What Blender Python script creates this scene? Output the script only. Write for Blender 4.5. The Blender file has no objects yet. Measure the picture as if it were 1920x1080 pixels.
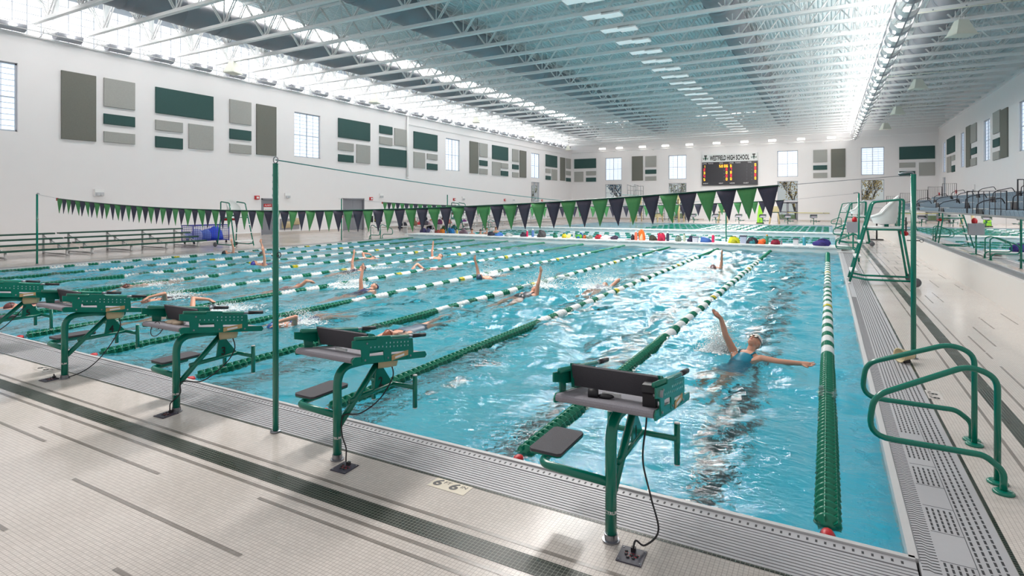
import bpy, bmesh, math, random
import numpy as np
from mathutils import Vector, Matrix
random.seed(7)
S = bpy.context.scene
COL = S.collection
PI = math.pi
# ------------------------------------------------------------------ camera
F_PX, HOR, YAW, EYE = 1072.0, 383.0, math.radians(28.9), 1.95
CY, SY = math.cos(YAW), math.sin(YAW)
cam_d = bpy.data.cameras.new('camera'); cam = bpy.data.objects.new('camera', cam_d); COL.objects.link(cam)
cam_d.sensor_width = 36.0; cam_d.lens = F_PX/1920*36; cam_d.shift_y = (HOR-540)/1920
cam_d.clip_start = 0.05; cam_d.clip_end = 400
cam.location = (0, 0, EYE); cam.rotation_euler = (PI/2, 0, YAW)
S.camera = cam
# ------------------------------------------------------------------ world, view
w = bpy.data.worlds.new('sky'); S.world = w; w.use_nodes = True
bg = w.node_tree.nodes['Background']; bg.inputs['Color'].default_value = (1.0, 0.985, 0.98, 1); bg.inputs['Strength'].default_value = 0.43
vs = S.view_settings; vs.view_transform = 'Standard'; vs.look = 'None'; vs.gamma = 1.0; vs.exposure = 0.32; vs.use_curve_mapping = False
S.display_settings.display_device = 'sRGB'
c_ = S.cycles
c_.use_denoising = True; c_.max_bounces = 10; c_.diffuse_bounces = 6; c_.glossy_bounces = 4; c_.transmission_bounces = 6
c_.transparent_max_bounces = 12; c_.sample_clamp_indirect = 4.0; c_.blur_glossy = 1.0
UP_W, LINE_W, FLOOD_W, DOWN_W = 11.0, 72.0, 6.0, 240.0      # watts of one uplight on the ledge, on the lighting rail, of one floodlight

# ------------------------------------------------------------------ helpers
def L(c):
    def f(v):
        v /= 255.0
        return v/12.92 if v <= 0.04045 else ((v+0.055)/1.055)**2.4
    return (f(c[0]), f(c[1]), f(c[2]), 1.0)
MATS = {}
def mat(name, rgb, rough=0.5, metal=0.0, var=0.06, scale=8.0, bump=0.0, emit=0.0, spec=None, coat=0.0):
    """principled material with a little procedural variation"""
    if name in MATS: return MATS[name]
    m = bpy.data.materials.new(name); m.use_nodes = True; MATS[name] = m
    nt = m.node_tree; b = nt.nodes['Principled BSDF']; c = L(rgb)
    b.inputs['Roughness'].default_value = rough; b.inputs['Metallic'].default_value = metal
    if spec is not None: b.inputs['Specular IOR Level'].default_value = spec
    if coat: b.inputs['Coat Weight'].default_value = coat
    tc = nt.nodes.new('ShaderNodeTexCoord'); no = nt.nodes.new('ShaderNodeTexNoise')
    no.inputs['Scale'].default_value = scale; no.inputs['Detail'].default_value = 3
    nt.links.new(tc.outputs['Object'], no.inputs['Vector'])
    mr = nt.nodes.new('ShaderNodeMapRange'); mr.inputs['To Min'].default_value = 1-var; mr.inputs['To Max'].default_value = 1+var
    nt.links.new(no.outputs['Fac'], mr.inputs['Value'])
    mx = nt.nodes.new('ShaderNodeVectorMath'); mx.operation = 'SCALE'; mx.inputs[0].default_value = c[:3]
    nt.links.new(mr.outputs['Result'], mx.inputs['Scale'])
    nt.links.new(mx.outputs['Vector'], b.inputs['Base Color'])
    if bump:
        bp = nt.nodes.new('ShaderNodeBump'); bp.inputs['Strength'].default_value = bump; bp.inputs['Distance'].default_value = 0.01
        nt.links.new(no.outputs['Fac'], bp.inputs['Height']); nt.links.new(bp.outputs['Normal'], b.inputs['Normal'])
    if emit:
        b.inputs['Emission Color'].default_value = c; b.inputs['Emission Strength'].default_value = emit
    return m
def tile_mat(name, rgb, grout, p=0.0245, mortar=0.0016, rough=0.22, var=0.05, spec=None):
    m = bpy.data.materials.new(name); m.use_nodes = True; MATS[name] = m
    nt = m.node_tree; b = nt.nodes['Principled BSDF']
    tc = nt.nodes.new('ShaderNodeTexCoord'); br = nt.nodes.new('ShaderNodeTexBrick')
    br.offset = 0.0; br.squash = 1.0
    br.inputs['Scale'].default_value = 1.0; br.inputs['Brick Width'].default_value = p; br.inputs['Row Height'].default_value = p
    br.inputs['Mortar Size'].default_value = mortar; br.inputs['Mortar Smooth'].default_value = 0.1; br.inputs['Bias'].default_value = 0.0
    c = L(rgb)
    br.inputs['Color1'].default_value = tuple(v*(1-var) for v in c[:3])+(1,)
    br.inputs['Color2'].default_value = tuple(min(1, v*(1+var)) for v in c[:3])+(1,)
    br.inputs['Mortar'].default_value = L(grout)
    nt.links.new(tc.outputs['Object'], br.inputs['Vector'])
    nt.links.new(br.outputs['Color'], b.inputs['Base Color'])
    no = nt.nodes.new('ShaderNodeTexNoise'); no.inputs['Scale'].default_value = 0.9; no.inputs['Detail'].default_value = 4
    nt.links.new(tc.outputs['Object'], no.inputs['Vector'])
    mr = nt.nodes.new('ShaderNodeMapRange'); mr.inputs['From Min'].default_value = 0.35; mr.inputs['From Max'].default_value = 0.65
    mr.inputs['To Min'].default_value = rough*0.7; mr.inputs['To Max'].default_value = rough*1.3
    nt.links.new(no.outputs['Fac'], mr.inputs['Value']); nt.links.new(mr.outputs['Result'], b.inputs['Roughness'])
    if spec is not None: b.inputs['Specular IOR Level'].default_value = spec
    return m

def fillet(pts, r, n=5, closed=False):
    pts = [Vector(p) for p in pts]; out = []
    N = len(pts)
    for i, p in enumerate(pts):
        if not closed and (i == 0 or i == N-1): out.append(p); continue
        a = pts[i-1]-p; b = pts[(i+1) % N]-p
        la, lb = a.length, b.length
        if la < 1e-6 or lb < 1e-6: continue
        a.normalize(); b.normalize()
        ang = a.angle(b)
        if ang > PI-0.05: out.append(p); continue
        rr = r[i] if isinstance(r, (list, tuple)) else r
        t = min(rr/math.tan(ang/2), la*0.49, lb*0.49)
        p0, p1 = p+a*t, p+b*t
        for k in range(n+1):
            u = k/n
            out.append(p0*(1-u)**2 + p*2*u*(1-u) + p1*u*u)
    return out

class MB:
    """collects shapes, links them as ONE mesh object"""
    def __init__(s): s.v = []; s.f = []; s.m = []; s.s = []
    def add(s, verts, faces, mi=0, smooth=False, M=None):
        o = len(s.v)
        if M is not None: verts = [M @ Vector(p) for p in verts]
        s.v.extend([tuple(p) for p in verts])
        for fa in faces: s.f.append([o+i for i in fa]); s.m.append(mi); s.s.append(smooth)
        return s
    def box(s, x0, x1, y0, y1, z0, z1, mi=0, M=None):
        v = [(x0,y0,z0),(x1,y0,z0),(x1,y1,z0),(x0,y1,z0),(x0,y0,z1),(x1,y0,z1),(x1,y1,z1),(x0,y1,z1)]
        return s.add(v, [(3,2,1,0),(4,5,6,7),(0,1,5,4),(1,2,6,5),(2,3,7,6),(3,0,4,7)], mi, False, M)
    def quad(s, a, b, c, d, mi=0): return s.add([a,b,c,d], [(0,1,2,3)], mi)
    def tube(s, pts, r, n=8, mi=0, closed=False, caps=True, smooth=True, M=None, sq=None):
        pts = [Vector(p) for p in pts]; N = len(pts)
        rs = r if isinstance(r, (list, tuple)) else [r]*N
        T = []
        for i in range(N):
            if closed: t = pts[(i+1) % N]-pts[i-1]
            else: t = pts[min(i+1, N-1)]-pts[max(i-1, 0)]
            T.append(t.normalized() if t.length > 1e-9 else Vector((0,0,1)))
        ref = Vector((0,0,1)) if abs(T[0].z) < 0.9 else Vector((1,0,0))
        u = (ref-T[0]*ref.dot(T[0])).normalized()
        v = []; f = []
        off = PI/n if sq else 0
        for i in range(N):
            u = (u-T[i]*u.dot(T[i]))
            u = u.normalized() if u.length > 1e-6 else T[i].orthogonal().normalized()
            w_ = T[i].cross(u)
            for k in range(n):
                a = 2*PI*k/n+off
                v.append(pts[i]+u*(rs[i]*math.cos(a))+w_*(rs[i]*math.sin(a)))
        for i in range(N if closed else N-1):
            j = (i+1) % N
            for k in range(n): f.append((i*n+k, i*n+(k+1) % n, j*n+(k+1) % n, j*n+k))
        if caps and not closed:
            f.append(tuple(range(n-1, -1, -1))); f.append(tuple((N-1)*n+k for k in range(n)))
        return s.add(v, f, mi, smooth, M)
    def lathe(s, prof, n=16, mi=0, M=None, smooth=True):
        v = []; f = []; P = len(prof)
        for (r, z) in prof:
            for k in range(n):
                a = 2*PI*k/n; v.append((r*math.cos(a), r*math.sin(a), z))
        for i in range(P-1):
            for k in range(n): f.append((i*n+k, i*n+(k+1) % n, (i+1)*n+(k+1) % n, (i+1)*n+k))
        f.append(tuple(range(n-1, -1, -1))); f.append(tuple((P-1)*n+k for k in range(n)))
        return s.add(v, f, mi, smooth, M)
    def ell(s, c, r, n=14, m=8, mi=0, M=None, zmin=None):
        v = []; f = []
        for i in range(m+1):
            t = PI*i/m
            for k in range(n):
                a = 2*PI*k/n
                p = [c[0]+r[0]*math.sin(t)*math.cos(a), c[1]+r[1]*math.sin(t)*math.sin(a), c[2]+r[2]*math.cos(t)]
                if zmin is not None: p[2] = max(p[2], zmin)
                v.append(p)
        for i in range(m):
            for k in range(n): f.append((i*n+k, (i+1)*n+k, (i+1)*n+(k+1) % n, i*n+(k+1) % n))
        return s.add(v, f, mi, True, M)
    def prism(s, poly, ext, mi=0, M=None):
        """poly: 3-D points of a planar outline, ext: extrusion vector"""
        n = len(poly); e = Vector(ext)
        v = [Vector(p) for p in poly]+[Vector(p)+e for p in poly]
        f = [tuple(range(n-1, -1, -1)), tuple(range(n, 2*n))]+[(i, (i+1) % n, n+(i+1) % n, n+i) for i in range(n)]
        return s.add(v, f, mi, False, M)
    def mesh(s, name, mats):
        me = bpy.data.meshes.new(name)
        me.from_pydata(s.v, [], s.f)
        if not isinstance(mats, (list, tuple)): mats = [mats]
        for m in mats: me.materials.append(m)
        me.polygons.foreach_set('material_index', s.m); me.polygons.foreach_set('use_smooth', s.s)
        me.update()
        return me
    def build(s, name, mats, parent=None, loc=None, rz=None):
        return link(name, s.mesh(name, mats), parent, loc, rz)
def link(name, me, parent=None, loc=None, rz=None):
    o = bpy.data.objects.new(name, me); COL.objects.link(o)
    if parent is not None: o.parent = parent
    if loc is not None: o.location = loc
    if rz is not None: o.rotation_euler = (0, 0, rz)
    return o
def fixn(o):
    bm = bmesh.new(); bm.from_mesh(o.data); bmesh.ops.recalc_face_normals(bm, faces=bm.faces); bm.to_mesh(o.data); bm.free(); return o
def tag(o, label=None, cat=None, group=None, kind=None):
    if label: o['label'] = label
    if cat: o['category'] = cat
    if group: o['group'] = group
    if kind: o['kind'] = kind
    return o
def struct(o): o['kind'] = 'structure'; return o
def thing(name, label, cat, loc=(0,0,0), rz=0, group=None):
    o = bpy.data.objects.new(name, None); COL.objects.link(o); o.empty_display_size = 0.2
    o.location = loc; o.rotation_euler = (0, 0, rz)
    return tag(o, label, cat, group)
KIDS = {}
def copy_tree(o, parent=None, skip=()):
    c = o.copy(); COL.objects.link(c)
    if parent is not None: c.parent = parent; c.matrix_parent_inverse = o.matrix_parent_inverse.copy()
    for ch in [x for x in COL.objects if x.parent == o]:
        if ch.name.split('.')[0] in skip: continue
        copy_tree(ch, c, skip)
    return c
ORD = ('first second third fourth fifth sixth seventh eighth ninth tenth eleventh twelfth thirteenth fourteenth fifteenth sixteenth seventeenth '
       'eighteenth nineteenth twentieth twenty-first twenty-second twenty-third twenty-fourth twenty-fifth twenty-sixth twenty-seventh '
       'twenty-eighth twenty-ninth thirtieth thirty-first thirty-second thirty-third thirty-fourth thirty-fifth thirty-sixth').split()
def text_geo(body, size, cx='CENTER', ext=0.0, bold=0.0):
    cu = bpy.data.curves.new('t', 'FONT'); cu.body = body; cu.size = size; cu.align_x = cx; cu.extrude = ext; cu.offset = bold; cu.resolution_u = 3
    o = bpy.data.objects.new('t', cu); COL.objects.link(o)
    dg = bpy.context.evaluated_depsgraph_get(); ev = o.evaluated_get(dg); me = ev.to_mesh()
    v = [tuple(p.co) for p in me.vertices]; f = [tuple(p.vertices) for p in me.polygons]
    ev.to_mesh_clear(); bpy.data.objects.remove(o); bpy.data.curves.remove(cu)
    return v, f
def basis(o, ex, ey, ez=None):
    ex, ey = Vector(ex), Vector(ey); ez = Vector(ez) if ez else ex.cross(ey)
    return Matrix(((ex.x,ey.x,ez.x,o[0]),(ex.y,ey.y,ez.y,o[1]),(ex.z,ey.z,ez.z,o[2]),(0,0,0,1)))
# sight lines of the photograph, used to measure where things stand
def on_z(px, py, z=0.0):
    dx = px-960; d = F_PX*(EYE-z)/(py-HOR); k = dx/F_PX
    return (d*(k*CY-SY), d*(k*SY+CY), z)
def on_x(px, py, X):
    k = (px-960)/F_PX; d = X/(k*CY-SY)
    return (X, d*(k*SY+CY), EYE-(py-HOR)/F_PX*d)
def on_y(px, py, Y):
    k = (px-960)/F_PX; d = Y/(k*SY+CY)
    return (d*(k*CY-SY), Y, EYE-(py-HOR)/F_PX*d)

# ------------------------------------------------------------------ materials
WALL = mat('wall_paint', (234,232,233), 0.6, var=0.015, scale=1.5)
WALLB = mat('ledge_paint', (236,235,236), 0.55, var=0.02)
ROOF = mat('roof_deck_paint', (218,226,228), 0.5, var=0.02)
STEEL_W = mat('white_steel', (240,241,241), 0.45, var=0.02)
GREEN = mat('green_powder_coat', (0,118,98), 0.25, var=0.06, coat=0.2)
GREEN_D = mat('dark_green_paint', (12,70,56), 0.35, var=0.05)
GRIT = mat('grey_grit_top', (146,143,151), 0.85, var=0.3, scale=220, bump=0.4)
GRITD = mat('dark_grit', (80,78,84), 0.8, var=0.2, scale=220, bump=0.4)
BLACK = mat('black_rubber', (34,33,38), 0.5, var=0.08)
RIM = mat('rim_steel', (190,189,190), 0.35, metal=0.0, var=0.03)
CHROME = mat('stainless', (150,152,158), 0.3, metal=1.0, var=0.03)
BEIGE = mat('beige_plastic', (206,190,152), 0.45, var=0.04)
WHITE_P = mat('white_plastic', (236,236,236), 0.35, var=0.02)
GREY_P = mat('grey_plastic', (150,152,160), 0.45, var=0.04)
GUT = mat('gutter_grey', (174,173,177), 0.4, var=0.03, scale=20)
GUTD = mat('gutter_dark', (48,48,52), 0.6, var=0.1)
DUCT = mat('duct_grey', (140,143,150), 0.5, metal=0.0, var=0.03)
ALU = mat('aluminium', (198,198,199), 0.4, metal=0.2, var=0.04)
RED = mat('red_paint', (190,26,36), 0.4, var=0.06)
LANE_G = mat('lane_green', (0,120,92), 0.3, var=0.05)
LANE_W = mat('lane_white', (238,240,240), 0.35, var=0.03)
LANE_Y = mat('lane_yellow', (206,190,50), 0.35, var=0.05)
FLAG_G = mat('flag_green', (80,146,88), 0.8, var=0.1, scale=40)
FLAG_D = mat('flag_navy', (66,64,80), 0.8, var=0.12, scale=40)
PAN_T = mat('panel_taupe', (114,115,108), 0.95, var=0.22, scale=45)
PAN_L = mat('panel_grey', (162,163,159), 0.95, var=0.2, scale=45)
PAN_G = mat('panel_green', (56,86,84), 0.95, var=0.2, scale=45)
SKIN = mat('skin', (208,152,128), 0.5, var=0.08, scale=10)
FRAME = mat('window_frame', (182,188,198), 0.5, var=0.03)
FROST = mat('frosted_pane', (226,238,255), 0.4, var=0.03, scale=3, emit=0.6)
CLER = mat('clerestory_pane', (250,250,252), 0.4, var=0.02, scale=3, emit=0.62)
ROOFD = mat('far_roof_light_pane', (250,250,250), 0.4, var=0.02, scale=3, emit=1.3)
ROOFL = mat('roof_light_pane', (255,250,246), 0.4, var=0.02, scale=3, emit=6.0)
TILE = tile_mat('white_mosaic', (208,200,194), (166,158,153), mortar=0.0014, spec=0.16, rough=0.16)
TILE_D = tile_mat('dark_green_mosaic', (24,34,27), (126,130,120), mortar=0.0014, rough=0.3, var=0.25, spec=0.25)
TILE_T = tile_mat('taupe_mosaic', (140,132,126), (122,115,110))
CREAM = mat('cream_tile', (206,196,176), 0.35, var=0.03)
INK = mat('black_ink', (18,18,18), 0.5, var=0.02)
def clear_mat(name, tint=(0.92,0.97,0.97), refl=1.0):
    m = bpy.data.materials.new(name); m.use_nodes = True; nt = m.node_tree; nt.nodes.clear()
    out = nt.nodes.new('ShaderNodeOutputMaterial'); mix = nt.nodes.new('ShaderNodeMixShader'); tr = nt.nodes.new('ShaderNodeBsdfTransparent')
    gl = nt.nodes.new('ShaderNodeBsdfGlossy'); fr = nt.nodes.new('ShaderNodeFresnel'); fr.inputs['IOR'].default_value = 0.75
    mu = nt.nodes.new('ShaderNodeMath'); mu.operation = 'MULTIPLY'; mu.inputs[1].default_value = refl; mu.use_clamp = True
    tr.inputs['Color'].default_value = tint+(1,); gl.inputs['Roughness'].default_value = 0.01
    nt.links.new(fr.outputs[0], mu.inputs[0]); nt.links.new(mu.outputs[0], mix.inputs[0]); nt.links.new(tr.outputs[0], mix.inputs[1]); nt.links.new(gl.outputs[0], mix.inputs[2])
    nt.links.new(mix.outputs[0], out.inputs[0]); return m
GLASS = clear_mat('clear_glass', refl=1.6)
# ================================================================== SETTING
XL, XR, Y0, Y1 = -21.73, 0.39, 3.83, 60.0            # water edge
GW = 0.49                                           # gutter width
WX, EX, NY, LX = -31.3, 10.2, 74.0, 2.9             # left wall, right wall, far wall, low wall
WZ = -0.05
# floor (deck): one mesh, mosaic in three colours
fb = MB()
def fq(x0, x1, y0, y1, mi=0, z=0.0): fb.quad((x0,y0,z),(x1,y0,z),(x1,y1,z),(x0,y1,z), mi)
fq(WX-0.2, LX+0.1, -4.5, Y0-GW); fq(WX-0.2, XL-GW, Y0-GW, Y1+GW); fq(XR+GW, LX+0.1, Y0-GW, Y1+GW); fq(WX-0.2, EX+0.2, Y1+GW, NY+0.1)
fq(LX+0.1, EX+0.2, 58.0, Y1+GW)
e = 0.0013
fq(-30, XR+GW, Y0-GW-0.026, Y0-GW-0.001, 1, e); fq(XR+GW+0.001, XR+GW+0.026, Y0-GW-0.026, Y1, 1, e)      # dark tile course at the gutter
fq(-30, 1.372, 2.683, 2.83, 1, e); fq(1.372, 1.52, 2.683, 60, 1, e)                                    # dark band
fq(-30, 1.15, 2.885, 2.913, 2, e); fq(-30, 1.62, 2.602, 2.63, 2, e)
fq(1.25, 1.275, 2.9, 60, 2, e); fq(1.62, 1.645, 2.602, 60, 2, e)
rr = random.Random(3)
for (xa, xb, y) in ((-6.05,-4.23,2.385), (-4.69,-2.85,2.05), (-3.31,-1.6,2.51), (-7.6,-5.63,2.26), (-3.34,-1.7,1.65), (-6.2,-4.3,1.53), (-9.0,-7.2,2.46),
                    (-11,-9.4,2.33), (-9.6,-8.2,2.02), (-1.0,0.7,2.2), (-1.3,0.3,1.8), (-7.8,-6.4,1.78), (-13,-11.4,2.42), (-12.6,-11,1.9)):
    fq(xa, xb, y-0.013, y+0.013, 2, e)
yy = 5.0
while yy < 58:
    for x in (1.82, 2.02, 2.28, 2.52, 2.7):
        if rr.random() < 0.62:
            s0 = yy+rr.uniform(0, 1.2); fq(x-0.012, x+0.012, s0, s0+rr.uniform(0.9, 1.5), 2, e)
    yy += 2.1
yy = 6.0
while yy < 58:
    for x in (-23.2, -23.9, -24.6): 
        if rr.random() < 0.5: fq(x-0.012, x+0.012, yy, yy+1.4, 2, e)
    yy += 2.4
struct(fb.build('floor', [TILE, TILE_D, TILE_T]))

# pool basin
BAS = mat('basin_plaster', (78,221,242), 0.6, var=0.03, scale=2)
LINE = mat('lane_marking', (14,52,58), 0.6)
pb = MB(); D = -2.05
pb.quad((XL,Y0,D),(XR,Y0,D),(XR,Y1,D),(XL,Y1,D)); 
for a, b in (((XL,Y0),(XR,Y0)), ((XR,Y0),(XR,Y1)), ((XR,Y1),(XL,Y1)), ((XL,Y1),(XL,Y0))):
    pb.quad((a[0],a[1],D),(a[0],a[1],-0.158),(b[0],b[1],-0.158),(b[0],b[1],D))
LW = 2.134
for i in range(10):
    cx = -LW*(i+0.5)
    pb.box(cx-0.16, cx+0.16, Y0+1.0, 25.2, D, D+0.004, 1); pb.box(cx-0.55, cx+0.55, Y0+0.7, Y0+1.0, D, D+0.004, 1); pb.box(cx-0.55, cx+0.55, 25.2, 25.5, D, D+0.004, 1)
    pb.box(cx-0.16, cx+0.16, Y0, Y0+0.006, -1.1, -0.35, 1); pb.box(cx-0.4, cx+0.4, Y0, Y0+0.006, -0.75, -0.5, 1)
struct(pb.build('pool_basin', [BAS, LINE]))

# gutters
gn = MB()                                            # near gutter: rim, slot row, ridged slats
gn.box(XL-GW, XR+0.03, Y0-0.035, Y0, -0.16, 0.012, 2); gn.box(XL-GW, XR, Y0-GW, Y0-0.03, -0.16, -0.012, 1)
gn.box(XL-GW, XR+0.03, Y0-0.115, Y0-0.037, -0.012, 0.0, 0)
x = XL
while x < XR:
    gn.box(x, x+0.012, Y0-0.092, Y0-0.066, -0.004, 0.0012, 1); x += 0.046
ns = 12; wd = (GW-0.125)/ns
for k in range(ns):
    y = Y0-GW+0.004+k*wd; gn.box(XL-GW, XR+0.03, y, y+wd-0.0095, -0.012, 0.0, 0)
struct(gn.build('pool_gutter_near', [GUT, GUTD, RIM]))
gr = MB()                                            # right gutter: rim, comb, panels, slotted strip
gr.box(XR, XR+0.045, Y0-0.02, Y1, -0.16, 0.012, 2); gr.box(XR+0.04, XR+GW, Y0-GW, Y1, -0.16, -0.012, 1)
gr.box(XR+0.045, XR+GW, Y0-GW+0.004, Y1, -0.012, 0.0, 0)
y = Y0-0.1
while y < 14:
    gr.prism([(XR+0.055,y,0.0),(XR+0.085,y+0.009,0.0),(XR+0.105,y-0.004,0.0),(XR+0.14,y,0.0),(XR+0.14,y+0.006,0.0),(XR+0.105,y+0.002,0.0),(XR+0.085,y+0.015,0.0),(XR+0.055,y+0.006,0.0)], (0,0,0.0014), 1); y += 0.03
y = Y0-GW+0.03; k = 0
while y < 30:
    for j in range(4):
        xx = XR+0.325+j*0.037; o = 0.03 if j % 2 else 0
        gr.box(xx, xx+0.012, y+o, y+o+0.04, -0.002, 0.0014, 1)
    y += 0.058
for (ya, yb) in ((3.42,3.86), (4.22,4.52), (4.88,5.2), (5.34,5.7), (5.9,30)):
    y = ya
    while y < yb-0.03:
        for j in range(5):
            xx = XR+0.16+j*0.03
            gr.box(xx, xx+0.011, y, y+0.036, -0.002, 0.0014, 1)
        y += 0.05 if ya < 5.9 else 0.058
for y in (3.87, 4.2, 4.54, 4.86, 5.22):
    gr.box(XR+0.15, XR+0.31, y, y+0.003, -0.002, 0.001, 1)
gr.box(XR+0.309, XR+0.312, Y0-GW, 30, -0.002, 0.001, 1)
struct(gr.build('pool_gutter_right', [GUT, GUTD, RIM]))
gl_ = MB()
gl_.box(XL-GW, XL-0.03, Y0-0.02, Y1+GW, -0.16, 0.0, 0); gl_.box(XL-0.04, XL, Y0, Y1, -0.16, 0.01, 2)
gl_.box(XL-GW, XR+GW, Y1, Y1+GW, -0.16, 0.0, 0)
for k in range(6): gl_.box(XL-GW+0.05+k*0.06, XL-GW+0.06+k*0.06, Y0, Y1, -0.003, 0.0013, 1)
struct(gl_.build('pool_gutter_left', [GUT, GUTD, RIM]))

# water
def water_mat():
    m = bpy.data.materials.new('pool_water'); m.use_nodes = True; nt = m.node_tree; b = nt.nodes['Principled BSDF']
    b.inputs['Base Color'].default_value = (0.78,0.985,1.0,1); b.inputs['Transmission Weight'].default_value = 1.0
    b.inputs['IOR'].default_value = 1.33; b.inputs['Roughness'].default_value = 0.03
    tc = nt.nodes.new('ShaderNodeTexCoord'); no = nt.nodes.new('ShaderNodeTexNoise'); no.inputs['Scale'].default_value = 6.5; no.inputs['Detail'].default_value = 5
    no.inputs['Distortion'].default_value = 0.6
    mp = nt.nodes.new('ShaderNodeMapping'); mp.inputs['Scale'].default_value = (1.0, 1.9, 1); mp.inputs['Rotation'].default_value = (0,0,0.5)
    bp = nt.nodes.new('ShaderNodeBump'); bp.inputs['Strength'].default_value = 0.9; bp.inputs['Distance'].default_value = 0.026
    nt.links.new(tc.outputs['Object'], mp.inputs['Vector']); nt.links.new(mp.outputs[0], no.inputs['Vector'])
    nt.links.new(no.outputs['Fac'], bp.inputs['Height']); nt.links.new(bp.outputs['Normal'], b.inputs['Normal'])
    return m
WATER = water_mat()
rw = np.random.RandomState(5)
NWV = 80
lam = np.exp(rw.uniform(math.log(0.17), math.log(1.5), NWV)); ang = rw.uniform(0, 2*PI, NWV); ph = rw.uniform(0, 2*PI, NWV)
kx, ky = 2*PI/lam*np.cos(ang), 2*PI/lam*np.sin(ang); amp = 0.0056*lam**0.78
def wave(X, Y):
    h = np.zeros_like(X)
    Xw = X+0.12*np.sin(1.7*Y+0.6*X); Yw = Y+0.12*np.sin(1.9*X-0.8*Y)
    for i in range(NWV): h += amp[i]*np.sin(kx[i]*Xw+ky[i]*Yw+ph[i])
    calm = 0.35+0.65*np.clip((Y-4.2)/3.0, 0, 1)
    calm = np.where(X < -3.5, np.maximum(calm, 0.8), calm)
    return h*calm*(0.8+0.35*np.sin(0.5*X+0.9)*np.sin(0.43*Y+0.4))
def water(name, x0, x1, y0, y1, st, label, sc=1.0):
    xs = np.linspace(x0, x1, int((x1-x0)/st)+1); ys = np.linspace(y0, y1, int((y1-y0)/st)+1)
    X, Y = np.meshgrid(xs, ys); Z = WZ+wave(X, Y)*sc
    nx, ny = len(xs), len(ys)
    me = bpy.data.meshes.new(name); me.vertices.add(nx*ny)
    me.vertices.foreach_set('co', np.stack([X, Y, Z], -1).astype(np.float32).ravel())
    i = (np.arange(ny-1)[:, None]*nx+np.arange(nx-1)[None, :]).ravel()
    q = np.stack([i, i+1, i+nx+1, i+nx], 1).ravel().astype(np.int32); nf = len(i)
    me.loops.add(nf*4); me.loops.foreach_set('vertex_index', q)
    me.polygons.add(nf); me.polygons.foreach_set('loop_start', np.arange(0, nf*4, 4, dtype=np.int32))
    me.update(); me.validate(); me.polygons.foreach_set('use_smooth', np.ones(nf, dtype=bool)); me.materials.append(WATER)
    return tag(link(name, me), label, 'water', kind='stuff')
BX0, BX1 = XL, XR
water('pool_water', XL, XR, Y0, 26.7, 0.055, 'choppy turquoise pool water with swimmers, in front of the first white bulkhead')
water('pool_water', XL, XR, 28.3, 39.3, 0.12, 'turquoise pool water between the two white bulkheads', 0.5)
water('pool_water', XL, XR, 40.7, Y1, 0.2, 'pale blue pool water beyond the second white bulkhead', 0.35)

# walls
def rect_holes(plane, a0, a1, z0, z1, holes):
    """split a wall rectangle into quads around the holes (a0,a1,z0,z1)"""
    A = sorted({a0, a1}|{h[0] for h in holes}|{h[1] for h in holes}); Z = sorted({z0, z1}|{h[2] for h in holes}|{h[3] for h in holes})
    out = []
    for i in range(len(A)-1):
        for j in range(len(Z)-1):
            ca, cz = (A[i]+A[i+1])/2, (Z[j]+Z[j+1])/2
            if any(h[0] < ca < h[1] and h[2] < cz < h[3] for h in holes): continue
            out.append((A[i], A[i+1], Z[j], Z[j+1]))
    return out
WIN = []                  # (wall, a0, a1, z0, z1, type)
def lw(p0, p1): return on_x(p0, 300, WX)[1], on_x(p1, 300, WX)[1]
yb0 = on_x(33.5, 300, WX)[1]; WIN.append(('L', yb0-2.2, yb0, 5.15, 8.17, 'f'))
for p0, p1 in ((552,601), (836,862), (996,1011.5)):
    a, b = lw(p0, p1); WIN.append(('L', a, b, 5.15, 8.17, 'f'))
a, b = lw(996, 1011.5); WIN.append(('L', a, b, 1.2, 4.65, 'c'))
for p0, p1, lo in ((1135,1165.5,0), (1253.5,1287,0), (1457.5,1496,0), (1614.5,1658,0)):
    a, b = on_y(p0, 300, NY)[0], on_y(p1, 300, NY)[0]
    WIN.append(('F', a, b, 5.17, 8.2, 'f')); WIN.append(('F', a, b, 2.35, 4.65, 'c'))
def rwl(p): return on_x(p, 300, EX)[1]
for p0, p1 in ((1767.5,1772.7), (1801,1808), (1844,1856)):
    a, b = rwl(p1), rwl(p0); WIN.append(('R', a, b, 5.15, 8.17, 'f'))
WIN.append(('R', 43.0, 45.4, 5.15, 8.17, 'f')); a, b = rwl(1772.7), rwl(1767.5); WIN.append(('R', a, b, 1.6, 4.65, 'c'))
DOORS = [('L', 23.95, 25.05, 2.33), ('L', 30.9, 33.1, 2.4), ('F', on_y(1457.5,300,NY)[0], on_y(1496,300,NY)[0], 2.25), ('F', on_y(1253.5,300,NY)[0], on_y(1287,300,NY)[0], 2.25)]
HL = [(w_[1], w_[2], w_[3], w_[4]) for w_ in WIN if w_[0] == 'L']+[(d[1], d[2], 0.0, d[3]) for d in DOORS if d[0] == 'L']
HF = [(w_[1], w_[2], w_[3], w_[4]) for w_ in WIN if w_[0] == 'F']+[(d[1], d[2], 0.0, d[3]) for d in DOORS if d[0] == 'F']
HR = [(w_[1], w_[2], w_[3], w_[4]) for w_ in WIN if w_[0] == 'R']
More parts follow.
